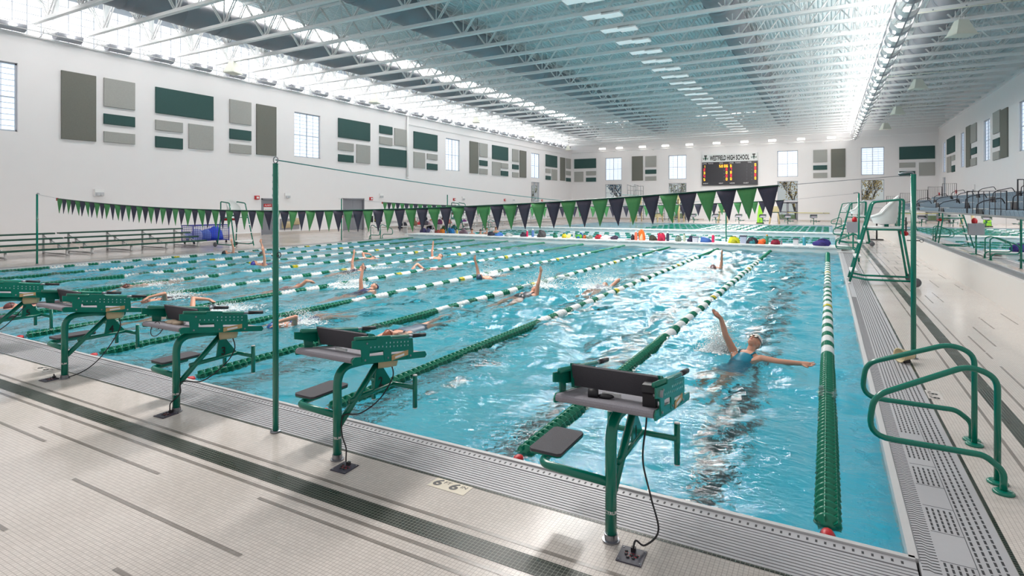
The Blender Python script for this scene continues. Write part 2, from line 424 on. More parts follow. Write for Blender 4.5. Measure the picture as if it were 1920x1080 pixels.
def wall(name, fix, sign, a0, a1, z0, z1, holes, axis):
    b_ = MB(); t = 0.3
    for (p, q, u, v) in rect_holes(axis, a0, a1, z0, z1, holes):
        if axis == 'x': b_.quad((fix,p,u),(fix,q,u),(fix,q,v),(fix,p,v))
        else: b_.quad((p,fix,u),(q,fix,u),(q,fix,v),(p,fix,v))
    for (p, q, u, v) in holes:       # reveals
        o = fix+sign*t
        for (A, B) in (((p,u),(q,u)), ((q,u),(q,v)), ((q,v),(p,v)), ((p,v),(p,u))):
            if axis == 'x': b_.quad((fix,A[0],A[1]),(fix,B[0],B[1]),(o,B[0],B[1]),(o,A[0],A[1]))
            else: b_.quad((A[0],fix,A[1]),(B[0],fix,B[1]),(B[0],o,B[1]),(A[0],o,A[1]))
    return struct(b_.build(name, WALL))
LEDGE = 9.45
wall('wall_left', WX, -1, 3.0, NY+0.3, 0, LEDGE, HL, 'x')
wall('wall_far', NY, 1, WX-0.3, EX+0.5, 0, 12.1, HF, 'y')
wall('wall_right', EX, 1, 22.0, NY+0.3, 0, 9.9, HR, 'x')
b_ = MB(); b_.quad((EX+0.5,22,9.9),(EX+0.5,NY,9.9),(EX+0.5,NY,12.2),(EX+0.5,22,12.2)); b_.quad((EX,22,9.9),(EX,NY,9.9),(EX+0.5,NY,9.9),(EX+0.5,22,9.9))
struct(b_.build('wall_right_upper', WALL))
# trim: ledge caps and base boards
t_ = MB(); t_.box(WX-0.7, WX+0.10, 3, NY, LEDGE, LEDGE+0.07); struct(t_.build('trim_1', WALLB))
t_ = MB(); t_.box(EX-0.09, EX+0.02, 22, NY, 9.84, 9.98); struct(t_.build('trim_2', WALLB))
t_ = MB(); t_.box(WX, EX, NY-0.08, NY-0.001, 9.42, 9.52); struct(t_.build('trim_3', WALLB))
bb = MB(); bb.box(WX, WX+0.02, 3, 23.9, 0, 0.15); bb.box(WX, WX+0.02, 25.1, 30.85, 0, 0.15); bb.box(WX, WX+0.02, 33.15, NY, 0, 0.15); struct(bb.build('baseboard_left', TILE))
bb = MB(); bb.box(WX, -13.5, NY-0.02, NY, 0, 0.15); bb.box(-5, EX, NY-0.02, NY, 0, 0.15); struct(bb.build('baseboard_far', TILE))
# clerestory: one window per bay on the ledge
CZ0, CZ1 = LEDGE+0.12, 11.72
BAY = 2.17; TY = [12.1+BAY*k for k in range(-3, 29)]
n = 0
for k in range(-2, 29):
    y0, y1 = 12.1+BAY*(k-0.5), 12.1+BAY*(k+0.5)
    fr = MB(); X_ = WX-0.6
    fr.box(X_-0.1, X_+0.16, y0-0.11, y0+0.11, LEDGE, 12.1, 1); fr.box(X_-0.05, X_+0.06, y0, y1, CZ0-0.12, CZ0); fr.box(X_-0.05, X_+0.06, y0, y1, CZ1, 12.1)
    for j in range(1, 4): fr.box(X_, X_+0.035, y0+j*BAY/4-0.012, y0+j*BAY/4+0.012, CZ0, CZ1)
    for j in range(1, 6): zz = CZ0+(CZ1-CZ0)*j/6; fr.box(X_, X_+0.03, y0, y1, zz-0.01, zz+0.01)
    n += 1; f_ = struct(fr.build('window_%d' % n, [FRAME, STEEL_W]))
    p_ = MB(); p_.box(X_-0.03, X_, y0, y1, CZ0, CZ1); p_.build('pane', CLER, f_)
# windows in the walls
for (wl, a0, a1, z0, z1, ty) in WIN:
    fr = MB(); pn = MB(); n += 1
    def bx(m, p, q, u, v, d0, d1, mi=0):
        if wl == 'L': m.box(WX-0.12-d1, WX-0.12-d0, p, q, u, v, mi)
        elif wl == 'R': m.box(EX+0.12+d0, EX+0.12+d1, p, q, u, v, mi)
        else: m.box(p, q, NY+0.12+d0, NY+0.12+d1, u, v, mi)
    for (p, q, u, v) in ((a0,a1,z0,z0+0.07), (a0,a1,z1-0.07,z1), (a0,a0+0.07,z0,z1), (a1-0.07,a1,z0,z1)): bx(fr, p, q, u, v, -0.03, 0.05)
    c = (a0+a1)/2; bx(fr, c-0.025, c+0.025, z0, z1, -0.03, 0.05)
    zc = (z0+z1)/2; bx(fr, a0, a1, zc-0.025, zc+0.025, -0.02, 0.05)
    if ty == 'f':
        for j in range(1, 12):
            zz = z0+(z1-z0)*j/12; bx(fr, a0, a1, zz-0.009, zz+0.009, 0.0, 0.03)
        for q in (0.25, 0.75): bx(fr, a0+(a1-a0)*q-0.008, a0+(a1-a0)*q+0.008, z0, z1, 0.0, 0.03)
    bx(pn, a0, a1, z0, z1, 0.03, 0.045)
    f_ = struct(fr.build('window_%d' % n, FRAME)); pn.build('pane', FROST if ty == 'f' else GLASS, f_)
# doors
DGREY = mat('door_grey', (132,134,142), 0.45, var=0.03); 
for i, (wl, a0, a1, zt) in enumerate(DOORS):
    fr = MB(); lf = MB(); pn = MB()
    def bx(m, p, q, u, v, d0, d1, mi=0):
        if wl == 'L': m.box(WX-d1, WX-d0, p, q, u, v, mi)
        else: m.box(p, q, NY+d0, NY+d1, u, v, mi)
    fw = 0.09
    bx(fr, a0, a0+fw, 0, zt, -0.03, 0.2); bx(fr, a1-fw, a1, 0, zt, -0.03, 0.2); bx(fr, a0, a1, zt-fw, zt, -0.03, 0.2)
    d_ = struct(fr.build('door_%d' % (i+1), DGREY))
    nl = 1 if a1-a0 < 1.5 else 2; wl_ = (a1-a0-2*fw)/nl
    for k in range(nl):
        p, q = a0+fw+k*wl_+0.005, a0+fw+(k+1)*wl_-0.005; lf = MB()
        if wl == 'F':
            bx(lf, p, p+0.12, 0.02, zt-fw, 0.08, 0.13); bx(lf, q-0.12, q, 0.02, zt-fw, 0.08, 0.13)
            bx(lf, p, q, 0.02, 0.25, 0.08, 0.13); bx(lf, p, q, zt-fw-0.12, zt-fw, 0.08, 0.13); bx(lf, p, q, 1.0, 1.12, 0.08, 0.13)
            lo = lf.build('leaf', DGREY, d_); pg = MB(); bx(pg, p+0.12, q-0.12, 0.25, zt-fw-0.12, 0.1, 0.11); pg.build('pane', GLASS, lo)
        else:
            bx(lf, p, q, 0.02, zt-fw, 0.1, 0.15); lo = lf.build('leaf', DGREY, d_)
        h = MB(); bx(h, (q-0.1 if k == 0 else p+0.06), (q-0.06 if k == 0 else p+0.1), 0.95, 1.15, 0.03, 0.1); h.build('handle', CHROME, lo)
    if i == 0:
        sg = MB(); bx(sg, a0+0.25, a0+0.85, 1.78, 1.98, 0.085, 0.1, 0); bx(sg, a0+0.25, a0+0.85, 1.45, 1.76, 0.085, 0.1, 1)
        v, f = text_geo('ALARM', 0.15); sg.add(v, f, 2, False, basis((WX-0.083, a0+0.55, 1.83), (0,1,0), (0,0,1)))
        v, f = text_geo('WILL SOUND', 0.08); sg.add(v, f, 0, False, basis((WX-0.083, a0+0.55, 1.6), (0,1,0), (0,0,1)))
        sg.build('sign', [RED, WHITE_P, WHITE_P], d_)
# ceiling: ribbed steel roof deck with openings for roof lights
RZ = 12.1
SKY = [(-28.0,-25.9,6.0,66.0), (-13.4,-6.9,66.4,69.2), (-24.8,-17.9,66.4,69.2)]
cb = MB()
xs = []; x = WX-0.8
while x < EX+0.6: xs.append(x); x += 0.2
holes = SKY
for x in xs:
    segs = [(6.0, NY+0.3)]
    for (hx0, hx1, hy0, hy1) in holes:
        if hx0 <= x+0.1 <= hx1:
            ns_ = []
            for (p, q) in segs:
                if hy0 > p: ns_.append((p, min(q, hy0)))
                if hy1 < q: ns_.append((max(p, hy1), q))
            segs = [(p, q) for p, q in ns_ if q-p > 0.05]
    prof = [(x, 0.06), (x+0.075, 0.06), (x+0.1, 0.0), (x+0.175, 0.0), (x+0.2, 0.06)]
    for (p, q) in segs:
        for (u, v) in zip(prof[:-1], prof[1:]):
            cb.quad((u[0],p,RZ+u[1]),(v[0],p,RZ+v[1]),(v[0],q,RZ+v[1]),(u[0],q,RZ+u[1]))
struct(cb.build('ceiling', ROOF))
for i, (x0, x1, y0, y1) in enumerate(SKY):
    n += 1; fr = MB(); a = 0.35
    fr.quad((x0,y0,RZ),(x0,y1,RZ),(x0,y1,RZ+a),(x0,y0,RZ+a)); fr.quad((x1,y0,RZ),(x1,y1,RZ),(x1,y1,RZ+a),(x1,y0,RZ+a))
    fr.quad((x0,y0,RZ),(x1,y0,RZ),(x1,y0,RZ+a),(x0,y0,RZ+a)); fr.quad((x0,y1,RZ),(x1,y1,RZ),(x1,y1,RZ+a),(x0,y1,RZ+a))
    f_ = struct(fr.build('window_%d' % n, STEEL_W)); p_ = MB(); p_.box(x0, x1, y0, y1, RZ+a, RZ+a+0.02)
    p_.build('pane', ROOFL if i == 0 else ROOFD, f_)
# low wall, upper floor behind it
lwb = MB(); lwb.box(LX, LX+0.25, 5.0, 58.0, 0, 0.64); struct(lwb.build('wall_low', mat('low_wall_paint', (208,204,200), 0.5, var=0.015)))
uf = MB(); uf.box(LX+0.25, EX+0.3, 12.0, 58.0, 0.5, 0.62); struct(uf.build('floor_upper', mat('concrete_floor', (176,174,172), 0.5, var=0.05)))
# ================================================================== ROOF STEEL, DUCTS, LAMPS
BCZ, TCZ = 10.1, 11.95
TX0, TX1 = WX-0.45, EX+0.45
def truss_meshes():
    b = MB(); b.box(TX0+0.5, TX1-0.4, -0.095, -0.012, BCZ-0.07, BCZ+0.07); b.box(TX0+0.5, TX1-0.4, 0.012, 0.095, BCZ-0.07, BCZ+0.07)
    t = MB(); t.box(TX0, TX1, -0.06, -0.01, TCZ-0.03, TCZ+0.06); t.box(TX0, TX1, 0.01, 0.06, TCZ-0.03, TCZ+0.06)
    w_ = MB(); P_ = 2.9; x = TX0+1.9
    w_.tube([(TX0,0,TCZ), (x,0,BCZ)], 0.035, 6)
    while x < TX1-0.5:
        w_.tube([(x,0,BCZ), (x,0,TCZ)], 0.024, 4, sq=1)
        for s in (-1, 1):
            w_.tube([(x+s*0.04,-0.05,BCZ), (min(max(x+s*P_/2,TX0),TX1),-0.05,TCZ)], 0.031, 4, sq=1); w_.tube([(x+s*0.04,0.05,BCZ), (min(max(x+s*P_/2,TX0),TX1),0.05,TCZ)], 0.031, 4, sq=1)
            q = x+s*P_/4; w_.tube([(q,0,(BCZ+TCZ)/2), (x+s*0.02,0,TCZ)], 0.014, 4); 
        w_.box(x-0.16, x+0.16, -0.012, 0.012, BCZ-0.04, BCZ+0.14)
        x += P_
    return b.mesh('bottom_chord', STEEL_W), t.mesh('top_chord', STEEL_W), w_.mesh('web', STEEL_W)
bc_m, tc_m, wb_m = truss_meshes()
for k, y in enumerate(TY):
    i = len(TY)-1-k
    o = thing('roof_truss', 'white open-web roof truss, %s counting from the scoreboard wall' % ORD[i], 'roof truss', (0, y, 0), 0, 'roof trusses')
    link('bottom_chord', bc_m, o); link('top_chord', tc_m, o); link('web', wb_m, o)
br = MB()
for x in (-29.2, -22.0, -14.6, -11.0, -6.3, -1.2, 1.2, 6.6):
    for a, b in zip(TY[:-1], TY[1:]):
        br.tube([(x,a,BCZ+0.05), (x,b,TCZ-0.05)], 0.014, 4); br.tube([(x,b,BCZ+0.05), (x,a,TCZ-0.05)], 0.014, 4)
struct(br.build('truss_bracing', STEEL_W))
tr_ = MB()
for x in (-20.5, -1.0): tr_.tube([(x,6,BCZ+0.1), (x,NY,BCZ+0.1)], 0.02, 6)
struct(tr_.build('trim_4', STEEL_W))

def duct(x, z, r, y0, y1, label):
    o = thing('air_duct', label, 'air duct', (x, 40, z), 0, 'round air ducts')
    b = MB(); pts = [(0,y0-40,0)]; rs = [r]; y = y0+1.2
    while y < y1-0.1:
        for q, a in ((-0.03,0), (-0.02,0.014), (0.02,0.014), (0.03,0)): pts.append((0,y-40+q,0)); rs.append(r+a)
        y += 2.17
    b.tube(pts+[(0,y1-40,0)], rs+[r], 40); b.build('duct_body', DUCT, o)
    e_ = MB(); pts = [(0,y1-40,0), (0,y1-40+0.5,0.02), (0,y1-40+0.85,0.25), (0,y1-40+1.0,0.75)]; e_.tube(fillet(pts, 0.4, 4), r*0.98, 32); e_.build('elbow', DUCT, o)
    g = MB(); g.tube([(-r-0.02,0,RZ-z)]+[(-(r+0.02)*math.cos(PI*k/16),0,-(r+0.02)*math.sin(PI*k/16)) for k in range(17)]+[(r+0.02,0,RZ-z)], 0.014, 5); gm = g.mesh('hanger_strap', DUCT)
    y = y0+3
    while y < y1-1: link('hanger_strap', gm, o, (0,y-40,0)); y += 4.34
duct(-26.5, 11.0, 0.66, 6, 69, 'dark grey round air duct nearest the left window band')
duct(-17.4, 11.05, 0.68, 6, 68, 'dark grey round air duct over the left-hand lanes, second from the left')
duct(-4.2, 11.0, 0.66, 6, 67.5, 'grey round air duct over the right-hand lanes')
duct(4.62, 11.0, 0.6, 6, 70, 'grey round air duct above the spectator seats beside the row of drum lamps')

LAMP = mat('lamp_glow', (255,250,242), 0.4, var=0.0, emit=7.0)
SHADE = mat('lamp_shell', (168,170,178), 0.45, var=0.03)
def area(parent, loc, sx, sy, watts, direction, col=(1,0.96,0.92)):
    d = bpy.data.lights.new('lamp', 'AREA'); d.shape = 'RECTANGLE'; d.size = sx; d.size_y = sy; d.energy = watts; d.color = col
    o = bpy.data.objects.new('lamp', d); COL.objects.link(o); o.parent = parent; o.location = loc
    o.rotation_euler = Vector(direction).to_track_quat('-Z', 'Y').to_euler(); return o
# uplights along the left ledge
def trough(hr, L_):
    b = MB(); n_ = 14
    for s in range(n_):
        a0, a1 = PI+PI*s/n_, PI+PI*(s+1)/n_
        p = [(hr*math.cos(a0), hr*math.sin(a0)), (hr*math.cos(a1), hr*math.sin(a1))]; q = [((hr-0.015)*math.cos(a), (hr-0.015)*math.sin(a)) for a in (a0, a1)]
        b.add([(p[0][0],-L_,p[0][1]),(p[1][0],-L_,p[1][1]),(p[1][0],L_,p[1][1]),(p[0][0],L_,p[0][1])], [(0,1,2,3)], 0, True)
        b.add([(q[0][0],-L_,q[0][1]),(q[1][0],-L_,q[1][1]),(q[1][0],L_,q[1][1]),(q[0][0],L_,q[0][1])], [(3,2,1,0)], 0, True)
    for s_ in (-1, 1): b.prism([(hr*math.cos(PI+PI*s/n_), s_*L_, hr*math.sin(PI+PI*s/n_)) for s in range(n_+1)], (0, 0.015*s_, 0))
    return b
up_body = trough(0.3, 0.5).mesh('shell', SHADE)
up_bulb = MB().box(-0.13, 0.13, -0.46, 0.46, -0.1, -0.075).mesh('bulb', LAMP)
yk = MB(); yk.tube(fillet([(-0.02,-0.75,-0.12), (-0.02,-0.85,0.08), (0.02,-0.95,0.08), (0.02,-0.98,-0.14)], 0.06, 4), 0.018, 6); yk.box(-0.06,0.06,-0.75,-0.5,-0.14,-0.05); yoke_m = yk.mesh('yoke', STEEL_W)
for k in range(-2, 29):
    y = 12.1+BAY*k-0.9; i = 28-k
    o = thing('uplight', 'grey half-round uplight on the left wall ledge, %s from the far corner' % ORD[i], 'uplight', (WX+0.2, y, LEDGE+0.38), 0, 'uplights on the left ledge')
    link('shell', up_body, o); link('bulb', up_bulb, o); link('yoke', yoke_m, o)
    area(o, (0, 0, -0.06), 0.26, 0.9, UP_W, (0.35, 0, 1))
r_ = MB(); 
for z in (LEDGE+0.18, LEDGE+0.42): r_.tube([(WX+0.53,6,z), (WX+0.53,NY-0.6,z)], 0.018, 6)
for k in range(-2, 29): r_.tube([(WX+0.1,12.1+BAY*k+0.2,LEDGE+0.03), (WX+0.53,12.1+BAY*k+0.2,LEDGE+0.18), (WX+0.53,12.1+BAY*k+0.2,LEDGE+0.42)], 0.014, 6)
tag(r_.build('lighting_rail', STEEL_W), 'white pipe rail running along the left wall ledge in front of the uplights', 'rail')
# drum lamps on a rail pair along the right side
RXX, RXZ = 2.62, 9.35
r_ = MB()
for s in (-0.42, 0.42): r_.box(RXX+s-0.022, RXX+s+0.022, 6, NY-1.4, RXZ+0.02, RXZ+0.1)
r_.box(RXX-0.025, RXX+0.025, 6, NY-1.4, RXZ-0.44, RXZ-0.39)
rail = r_.build('lighting_rail', GREY_P); tag(rail, 'long steel rail carrying the row of drum lamps along the spectator side', 'rail')
hg = MB()
for s in (-0.42, 0.42): hg.tube([(s,0,RXZ+0.04), (s,0,BCZ-0.05)], 0.014, 5)
hg.box(-0.44, 0.44, -0.02, 0.02, RXZ+0.02, RXZ+0.06); hgm = hg.mesh('hanger', STEEL_W)
for y in TY: link('hanger', hgm, rail, (RXX, y, 0))
dr = MB(); n_ = 18
for s in range(n_):
    a0, a1 = PI+PI*s/n_, PI+PI*(s+1)/n_
    for yy0, yy1, mi in ((-0.85,-0.1,0), (-0.1,0.38,1)):
        dr.add([(0.38*math.cos(a0),yy0,0.38*math.sin(a0)),(0.38*math.cos(a1),yy0,0.38*math.sin(a1)),(0.38*math.cos(a1),yy1,0.38*math.sin(a1)),(0.38*math.cos(a0),yy1,0.38*math.sin(a0))], [(0,1,2,3)], mi, True)
drum_m = dr.mesh('shell', [WHITE_P, SHADE])
for k, y in enumerate(TY[1:-1]):
    i = len(TY)-3-k
    o = thing('uplight', 'half-round drum uplight hung on the spectator-side rail, %s from the scoreboard wall' % ORD[i], 'uplight', (RXX, y+1.0, RXZ), 0, 'drum uplights on the hanging rail')
    link('shell', drum_m, o); link('bulb', up_bulb, o)
    area(o, (0, 0, 0.0), 0.3, 0.9, LINE_W, (-1.0, 0, 0.5)); area(o, (0, 0, 0.0), 0.4, 0.9, LINE_W*0.08, (0.3, 0, 1))
# floodlights and rail along the far wall
r_ = MB()
for z in (9.0, 9.85): r_.tube([(WX+0.5,NY-1.3,z), (RXX,NY-1.3,z)], 0.035, 6)
for k in range(19): r_.tube([(WX+1+k*1.75,NY-1.3,9.0), (WX+1+k*1.75,NY-0.02,9.0)], 0.02, 5)
tag(r_.build('lighting_rail', STEEL_W), 'white pipe rail along the scoreboard wall carrying the floodlights', 'rail')
FLX = [on_y(px, 262, NY-1.2)[0] for px in (1130,1162,1205,1248,1293,1344,1396,1448,1502,1559)]
fl_b = MB(); fl_b.box(-0.42,0.42,-0.16,0.16,0,0.09); fl_b.tube([(-0.42,0.1,0.04),(-0.46,0.3,0.2),(0.46,0.3,0.2),(0.42,0.1,0.04)], 0.02, 5); flb_m = fl_b.mesh('housing', STEEL_W)
FLG = mat('flood_glow', (255,248,240), 0.4, var=0.0, emit=5.0)
fl_l = MB(); fl_l.box(-0.4,0.4,-0.19,0.13,-0.16,-0.001); fll_m = fl_l.mesh('lens', FLG)
for i, x in enumerate(FLX):
    o = thing('floodlight', 'bright white floodlight on the scoreboard wall rail, %s from the left corner' % ORD[i], 'floodlight', (x, NY-1.3, 9.42), 0, 'floodlights on the far wall')
    link('housing', flb_m, o); link('lens', fll_m, o)
    area(o, (0, -0.22, -0.1), 0.7, 0.2, FLOOD_W, (0, -1, -0.35))
# linear ceiling fixtures under the bottom chords
b1 = MB(); b1.box(-0.78,0.02,-0.38,0.2,-0.03,0.03); b1.box(-0.02,0.78,-0.2,0.38,-0.03,0.03); fx_m = b1.mesh('housing', WHITE_P)
b1 = MB(); b1.box(-0.77,0.0,-0.37,0.19,-0.045,-0.03); b1.box(0.0,0.77,-0.19,0.37,-0.045,-0.03); fx_l = b1.mesh('lens', mat('lens_white', (244,246,246), 0.3, var=0.0, emit=0.25))
b1 = MB()
for s in (-0.5, 0.5): b1.box(s-0.012, s+0.012, -0.05, 0.05, 0.03, 0.14)
fx_c = b1.mesh('clip', STEEL_W)
for k, y in enumerate(TY[:-3]):
    o = thing('ceiling_light', 'white linear two-part lamp above the middle lanes, %s from the scoreboard wall' % ORD[len(TY)-1-k], 'ceiling light', (-8.3, y, BCZ-0.19), 0, 'linear lamps in a row')
    link('housing', fx_m, o); link('lens', fx_l, o); link('clip', fx_c, o)
    area(o, (-0.385, -0.09, -0.05), 0.76, 0.55, DOWN_W*0.5, (0, 0, -1)); area(o, (0.385, 0.09, -0.05), 0.76, 0.55, DOWN_W*0.5, (0, 0, -1))
# horn loudspeakers
def horn(x, y, z, rz, label):
    o = thing('loudspeaker', label, 'loudspeaker', (x, y, z), rz, 'horn loudspeakers')
    b = MB()
    lo = [(-0.42,-0.3,-0.38), (0.42,-0.3,-0.38), (0.42,0.3,-0.38), (-0.42,0.3,-0.38)]; hi = [(-0.2,-0.12,0.22), (0.2,-0.12,0.22), (0.2,0.14,0.22), (-0.2,0.14,0.22)]
    b.add(lo+hi, [(3,2,1,0),(4,5,6,7),(0,1,5,4),(1,2,6,5),(2,3,7,6),(3,0,4,7)]); b.box(-0.44,0.44,-0.32,0.32,-0.42,-0.37); b.build('cabinet', BEIGE2, o)
    g = MB(); g.tube(fillet([(-0.1,0,0.2), (-0.1,0,0.4), (0.1,0,0.4), (0.1,0,0.2)], 0.04, 3), 0.015, 6); g.tube([(0,0,0.38), (0,0,max(0.45, BCZ-0.07-z))], 0.015, 6); g.build('bracket', STEEL_W, o)
BEIGE2 = mat('ivory_shell', (224,226,214), 0.5, var=0.02)
for i, (px, py) in enumerate(((1803,48), (1721,155), (1683,205), (1660,235))):
    kx_ = (px-960)/F_PX; d = 4.95/(kx_*CY-SY); yt = min(TY, key=lambda q: abs(q-d*(kx_*SY+CY))); p = on_y(px, py, yt)
    horn(p[0], yt, p[2], 0.5, 'ivory horn loudspeaker hanging above the spectator seats, %s from the camera end' % ORD[i])
for i, (px, py) in enumerate(((437,124), (703,183), (893,222), (997,250), (1065,276))):
    p = on_x(px, py, -29.4); yt = min(TY, key=lambda q: abs(q-p[1])); p = on_y(px, py, yt); horn(p[0], p[1], p[2], -1.2, 'ivory horn loudspeaker hanging near the left window band, %s from the camera end' % ORD[i])
# sprinkler pipes
for i, (y, x0, x1) in enumerate(((29.0, 3.0, 7.9), (42.5, 2.9, 8.2), (56.0, 2.9, 8.0))):
    s = MB(); s.tube([(x0,y,9.9), (x1,y,9.9)], 0.03, 6)
    o = tag(s.build('sprinkler_pipe', BEIGE2), 'ivory sprinkler pipe under the trusses above the seats, %s from the camera end' % ORD[i], 'pipe', 'sprinkler pipes')
    h = MB()
    for k in range(4): h.lathe([(0.01,0.03),(0.035,0.05),(0.035,0.07),(0.01,0.08)], 8, 0, Matrix.Translation((x0+0.8+k*1.1, y, 9.9)))
    h.build('sprinkler_head', CHROME, o)
s = MB(); p0 = on_x(764, 217, WX+0.1); p1 = on_x(764, 333, WX+0.1); s.tube([(WX+0.1,p0[1],9.4), (WX+0.1,p0[1],p1[2])], 0.09, 8); s.lathe([(0.05,-0.02),(0.13,0.0),(0.13,0.08),(0.05,0.1)], 10, 0, Matrix.Translation((WX+0.1,p0[1],p1[2]-0.05)))
s.tube([(WX+0.06,p0[1]+0.1,8.75), (WX+0.06,NY-4,8.75)], 0.02, 5)
tag(s.build('roof_drain_pipe', STEEL_W), 'white vertical pipe running down the left wall between dark green panels', 'pipe')

# ================================================================== WALL PANELS
PANC = {}
def panel(wl, a0, a1, z0, z1, col):
    t = 0.09; c = 0.012
    b = MB(); A, Z = (a0, a1), (z0, z1)
    def P(a, z, d): return (WX+d, a, z) if wl == 'L' else (EX-d, a, z) if wl == 'R' else (a, NY-d, z)
    v = [P(a0,z0,0),P(a1,z0,0),P(a1,z1,0),P(a0,z1,0),P(a0,z0,t-c),P(a1,z0,t-c),P(a1,z1,t-c),P(a0,z1,t-c),P(a0+c,z0+c,t),P(a1-c,z0+c,t),P(a1-c,z1-c,t),P(a0+c,z1-c,t)]
    b.add(v, [(0,1,5,4),(1,2,6,5),(2,3,7,6),(3,0,4,7),(4,5,9,8),(5,6,10,9),(6,7,11,10),(7,4,8,11),(8,9,10,11),(3,2,1,0)])
    wd, ht = a1-a0, z1-z0
    shape = 'tall' if ht > 1.5*wd else ('wide' if wd > 2.1*ht and ht > 0.9 else ('slim' if wd > 2.1*ht else 'square'))
    side = {'L': 'left', 'R': 'right', 'F': 'scoreboard'}[wl]; cn = {'t': 'taupe', 'l': 'light grey', 'g': 'dark green'}[col]
    if wd > 1.25*ht and ht > 1.0 and col == 'g': shape = 'wide'
    key = (wl, shape, col); i = PANC[key] = PANC.get(key, 0)+1
    frm = 'the camera end' if wl != 'F' else 'the left corner'
    o = fixn(b.build('acoustic_panel', {'t': PAN_T, 'l': PAN_L, 'g': PAN_G}[col]))
    tag(o, '%s %s acoustic panel, %s wall, %s of its kind from %s' % (shape, cn, side, ORD[i-1], frm), 'wall panel', 'acoustic panels on the %s wall' % side)
for (x0, x1, y0, y1, c) in (
    (114,179,131.7,260,'t'), (193.7,252,145.7,199,'l'), (193.7,252,212.7,232,'g'), (193.7,252,246,266,'l'), (290.7,399,162.7,211.5,'g'), (290.7,341.7,224.3,243.5,'l'),
    (290.7,341.7,255,276,'g'), (353,399,231.7,278,'l'), (429.7,470,185.7,230,'l'), (429.7,470,241,260,'g'), (429.7,470,269,286,'l'), (480,517,194.7,289.5,'t'),
    (633.5,693,221,257,'g'), (633.5,662,266,281,'l'), (633.5,662,289,302.7,'g'), (667.7,693,270.3,305,'l'), (710.7,734.7,234.3,249.3,'g'), (710.7,734.7,255.3,270,'l'),
    (739,761,240,272,'l'), (710.7,761.3,276,310,'g'), (775,819.3,246,278,'g'), (775,796,284.3,314.3,'l'), (800,819.3,287.7,298.3,'l'), (800,819.3,306,317.7,'g'),
    (880,896,264.3,324.3,'t'), (898.3,913.3,267.7,293.3,'l'), (898.3,913.3,300,310,'g'), (898.3,913.3,315.7,326,'l'), (922.3,952,271.7,297.7,'g'), (922.3,937.5,302.7,328.3,'l'),
    (938.8,952,305.3,315,'l'), (938.8,952,320,329.3,'g'), (960,971.7,279,302.7,'l'), (960,971.7,308,316.7,'g'), (960,971.7,322.7,331.7,'l'), (974,986,281.7,332.3,'t'),
    (1022.7,1044,289.3,311.7,'g'), (1022.7,1032,315.7,324,'l'), (1022.7,1032,329.3,336.7,'g'), (1034,1044,317,337.7,'l'), (1050,1059,294.7,338.3,'t'),
    (1061,1069.5,296.7,315.7,'l'), (1061,1069.5,320.3,328.3,'l'), (1061,1069.5,333.3,340,'g')):
    A, B = on_x(x0, y0, WX), on_x(x0, y1, WX); panel('L', A[1], on_x(x1, 300, WX)[1], B[2], A[2], c)
for (x0, x1, y0, y1, c) in (
    (1077,1117.7,297.7,315.7,'g'), (1077,1094,322,341,'l'), (1099,1117.7,321,328.7,'l'), (1099,1117.7,333,340.7,'g'), (1185,1205.7,293,338.7,'t'), (1210,1230.7,292.7,313,'l'),
    (1210,1230.7,318,326,'g'), (1210,1230.7,330.7,338.7,'l'), (1524.7,1551,281,304.5,'l'), (1524.7,1551,310,318.5,'g'), (1524.7,1551,324,333.7,'l'), (1558,1585,279,332.3,'t'),
    (1686,1753,274.3,298.3,'g'), (1686,1716,305,314.3,'l'), (1686,1716,321,330,'g'), (1723,1753,304.3,329.3,'l')):
    xc = (x0+x1)/2; A, B = on_y(xc, y0, NY), on_y(xc, y1, NY); panel('F', on_y(x0,300,NY)[0], on_y(x1,300,NY)[0], B[2], A[2], c)
for (x0, x1, y0, y1, c) in (
    (1864,1877,212,252,'l'), (1864,1876,262,277,'g'), (1864,1876,286,301,'l'), (1878,1891,207.5,297,'t'), (1813,1821,238.5,314,'t'), (1822,1832,235,269,'l'),
    (1822,1832,279,291,'g'), (1822,1832,298,312,'l'), (1777,1791,261.7,290,'g'), (1777,1784,295,324,'l'), (1786,1791,292,302,'l'), (1786,1791,311,323,'g')):
    A, B = on_x(x0, y0, EX), on_x(x0, y1, EX); panel('R', on_x(x1,300,EX)[1], A[1], B[2], A[2], c)

# ================================================================== SCOREBOARD
sx0, sx1 = on_y(1317,300,NY)[0], on_y(1421,300,NY)[0]; sw = sx1-sx0
z1, zb, z0 = 8.12, 7.15, 4.28
sb = thing('scoreboard', 'black electronic scoreboard with a white Westfield High School header on the far wall', 'scoreboard', (sx0, NY, 0))
b = MB(); b.box(0, sw, -0.28, -0.01, z0, zb); b.build('display', mat('scoreboard_black', (52,50,56), 0.4, var=0.05), sb)
b = MB(); b.box(0, sw, -0.22, -0.01, zb, z1); hd = b.build('header', mat('header_white', (222,226,226), 0.4, var=0.02), sb)
b = MB(); v, f = text_geo('WESTFIELD HIGH SCHOOL', 0.74, bold=0.026)
wv = max(p[0] for p in v)-min(p[0] for p in v); k = 4.55/wv
b.add([(p[0]*k, p[1]*1.12, 0) for p in v], f, 0, False, basis((sw/2, -0.232, zb+0.2), (1,0,0), (0,0,1)))
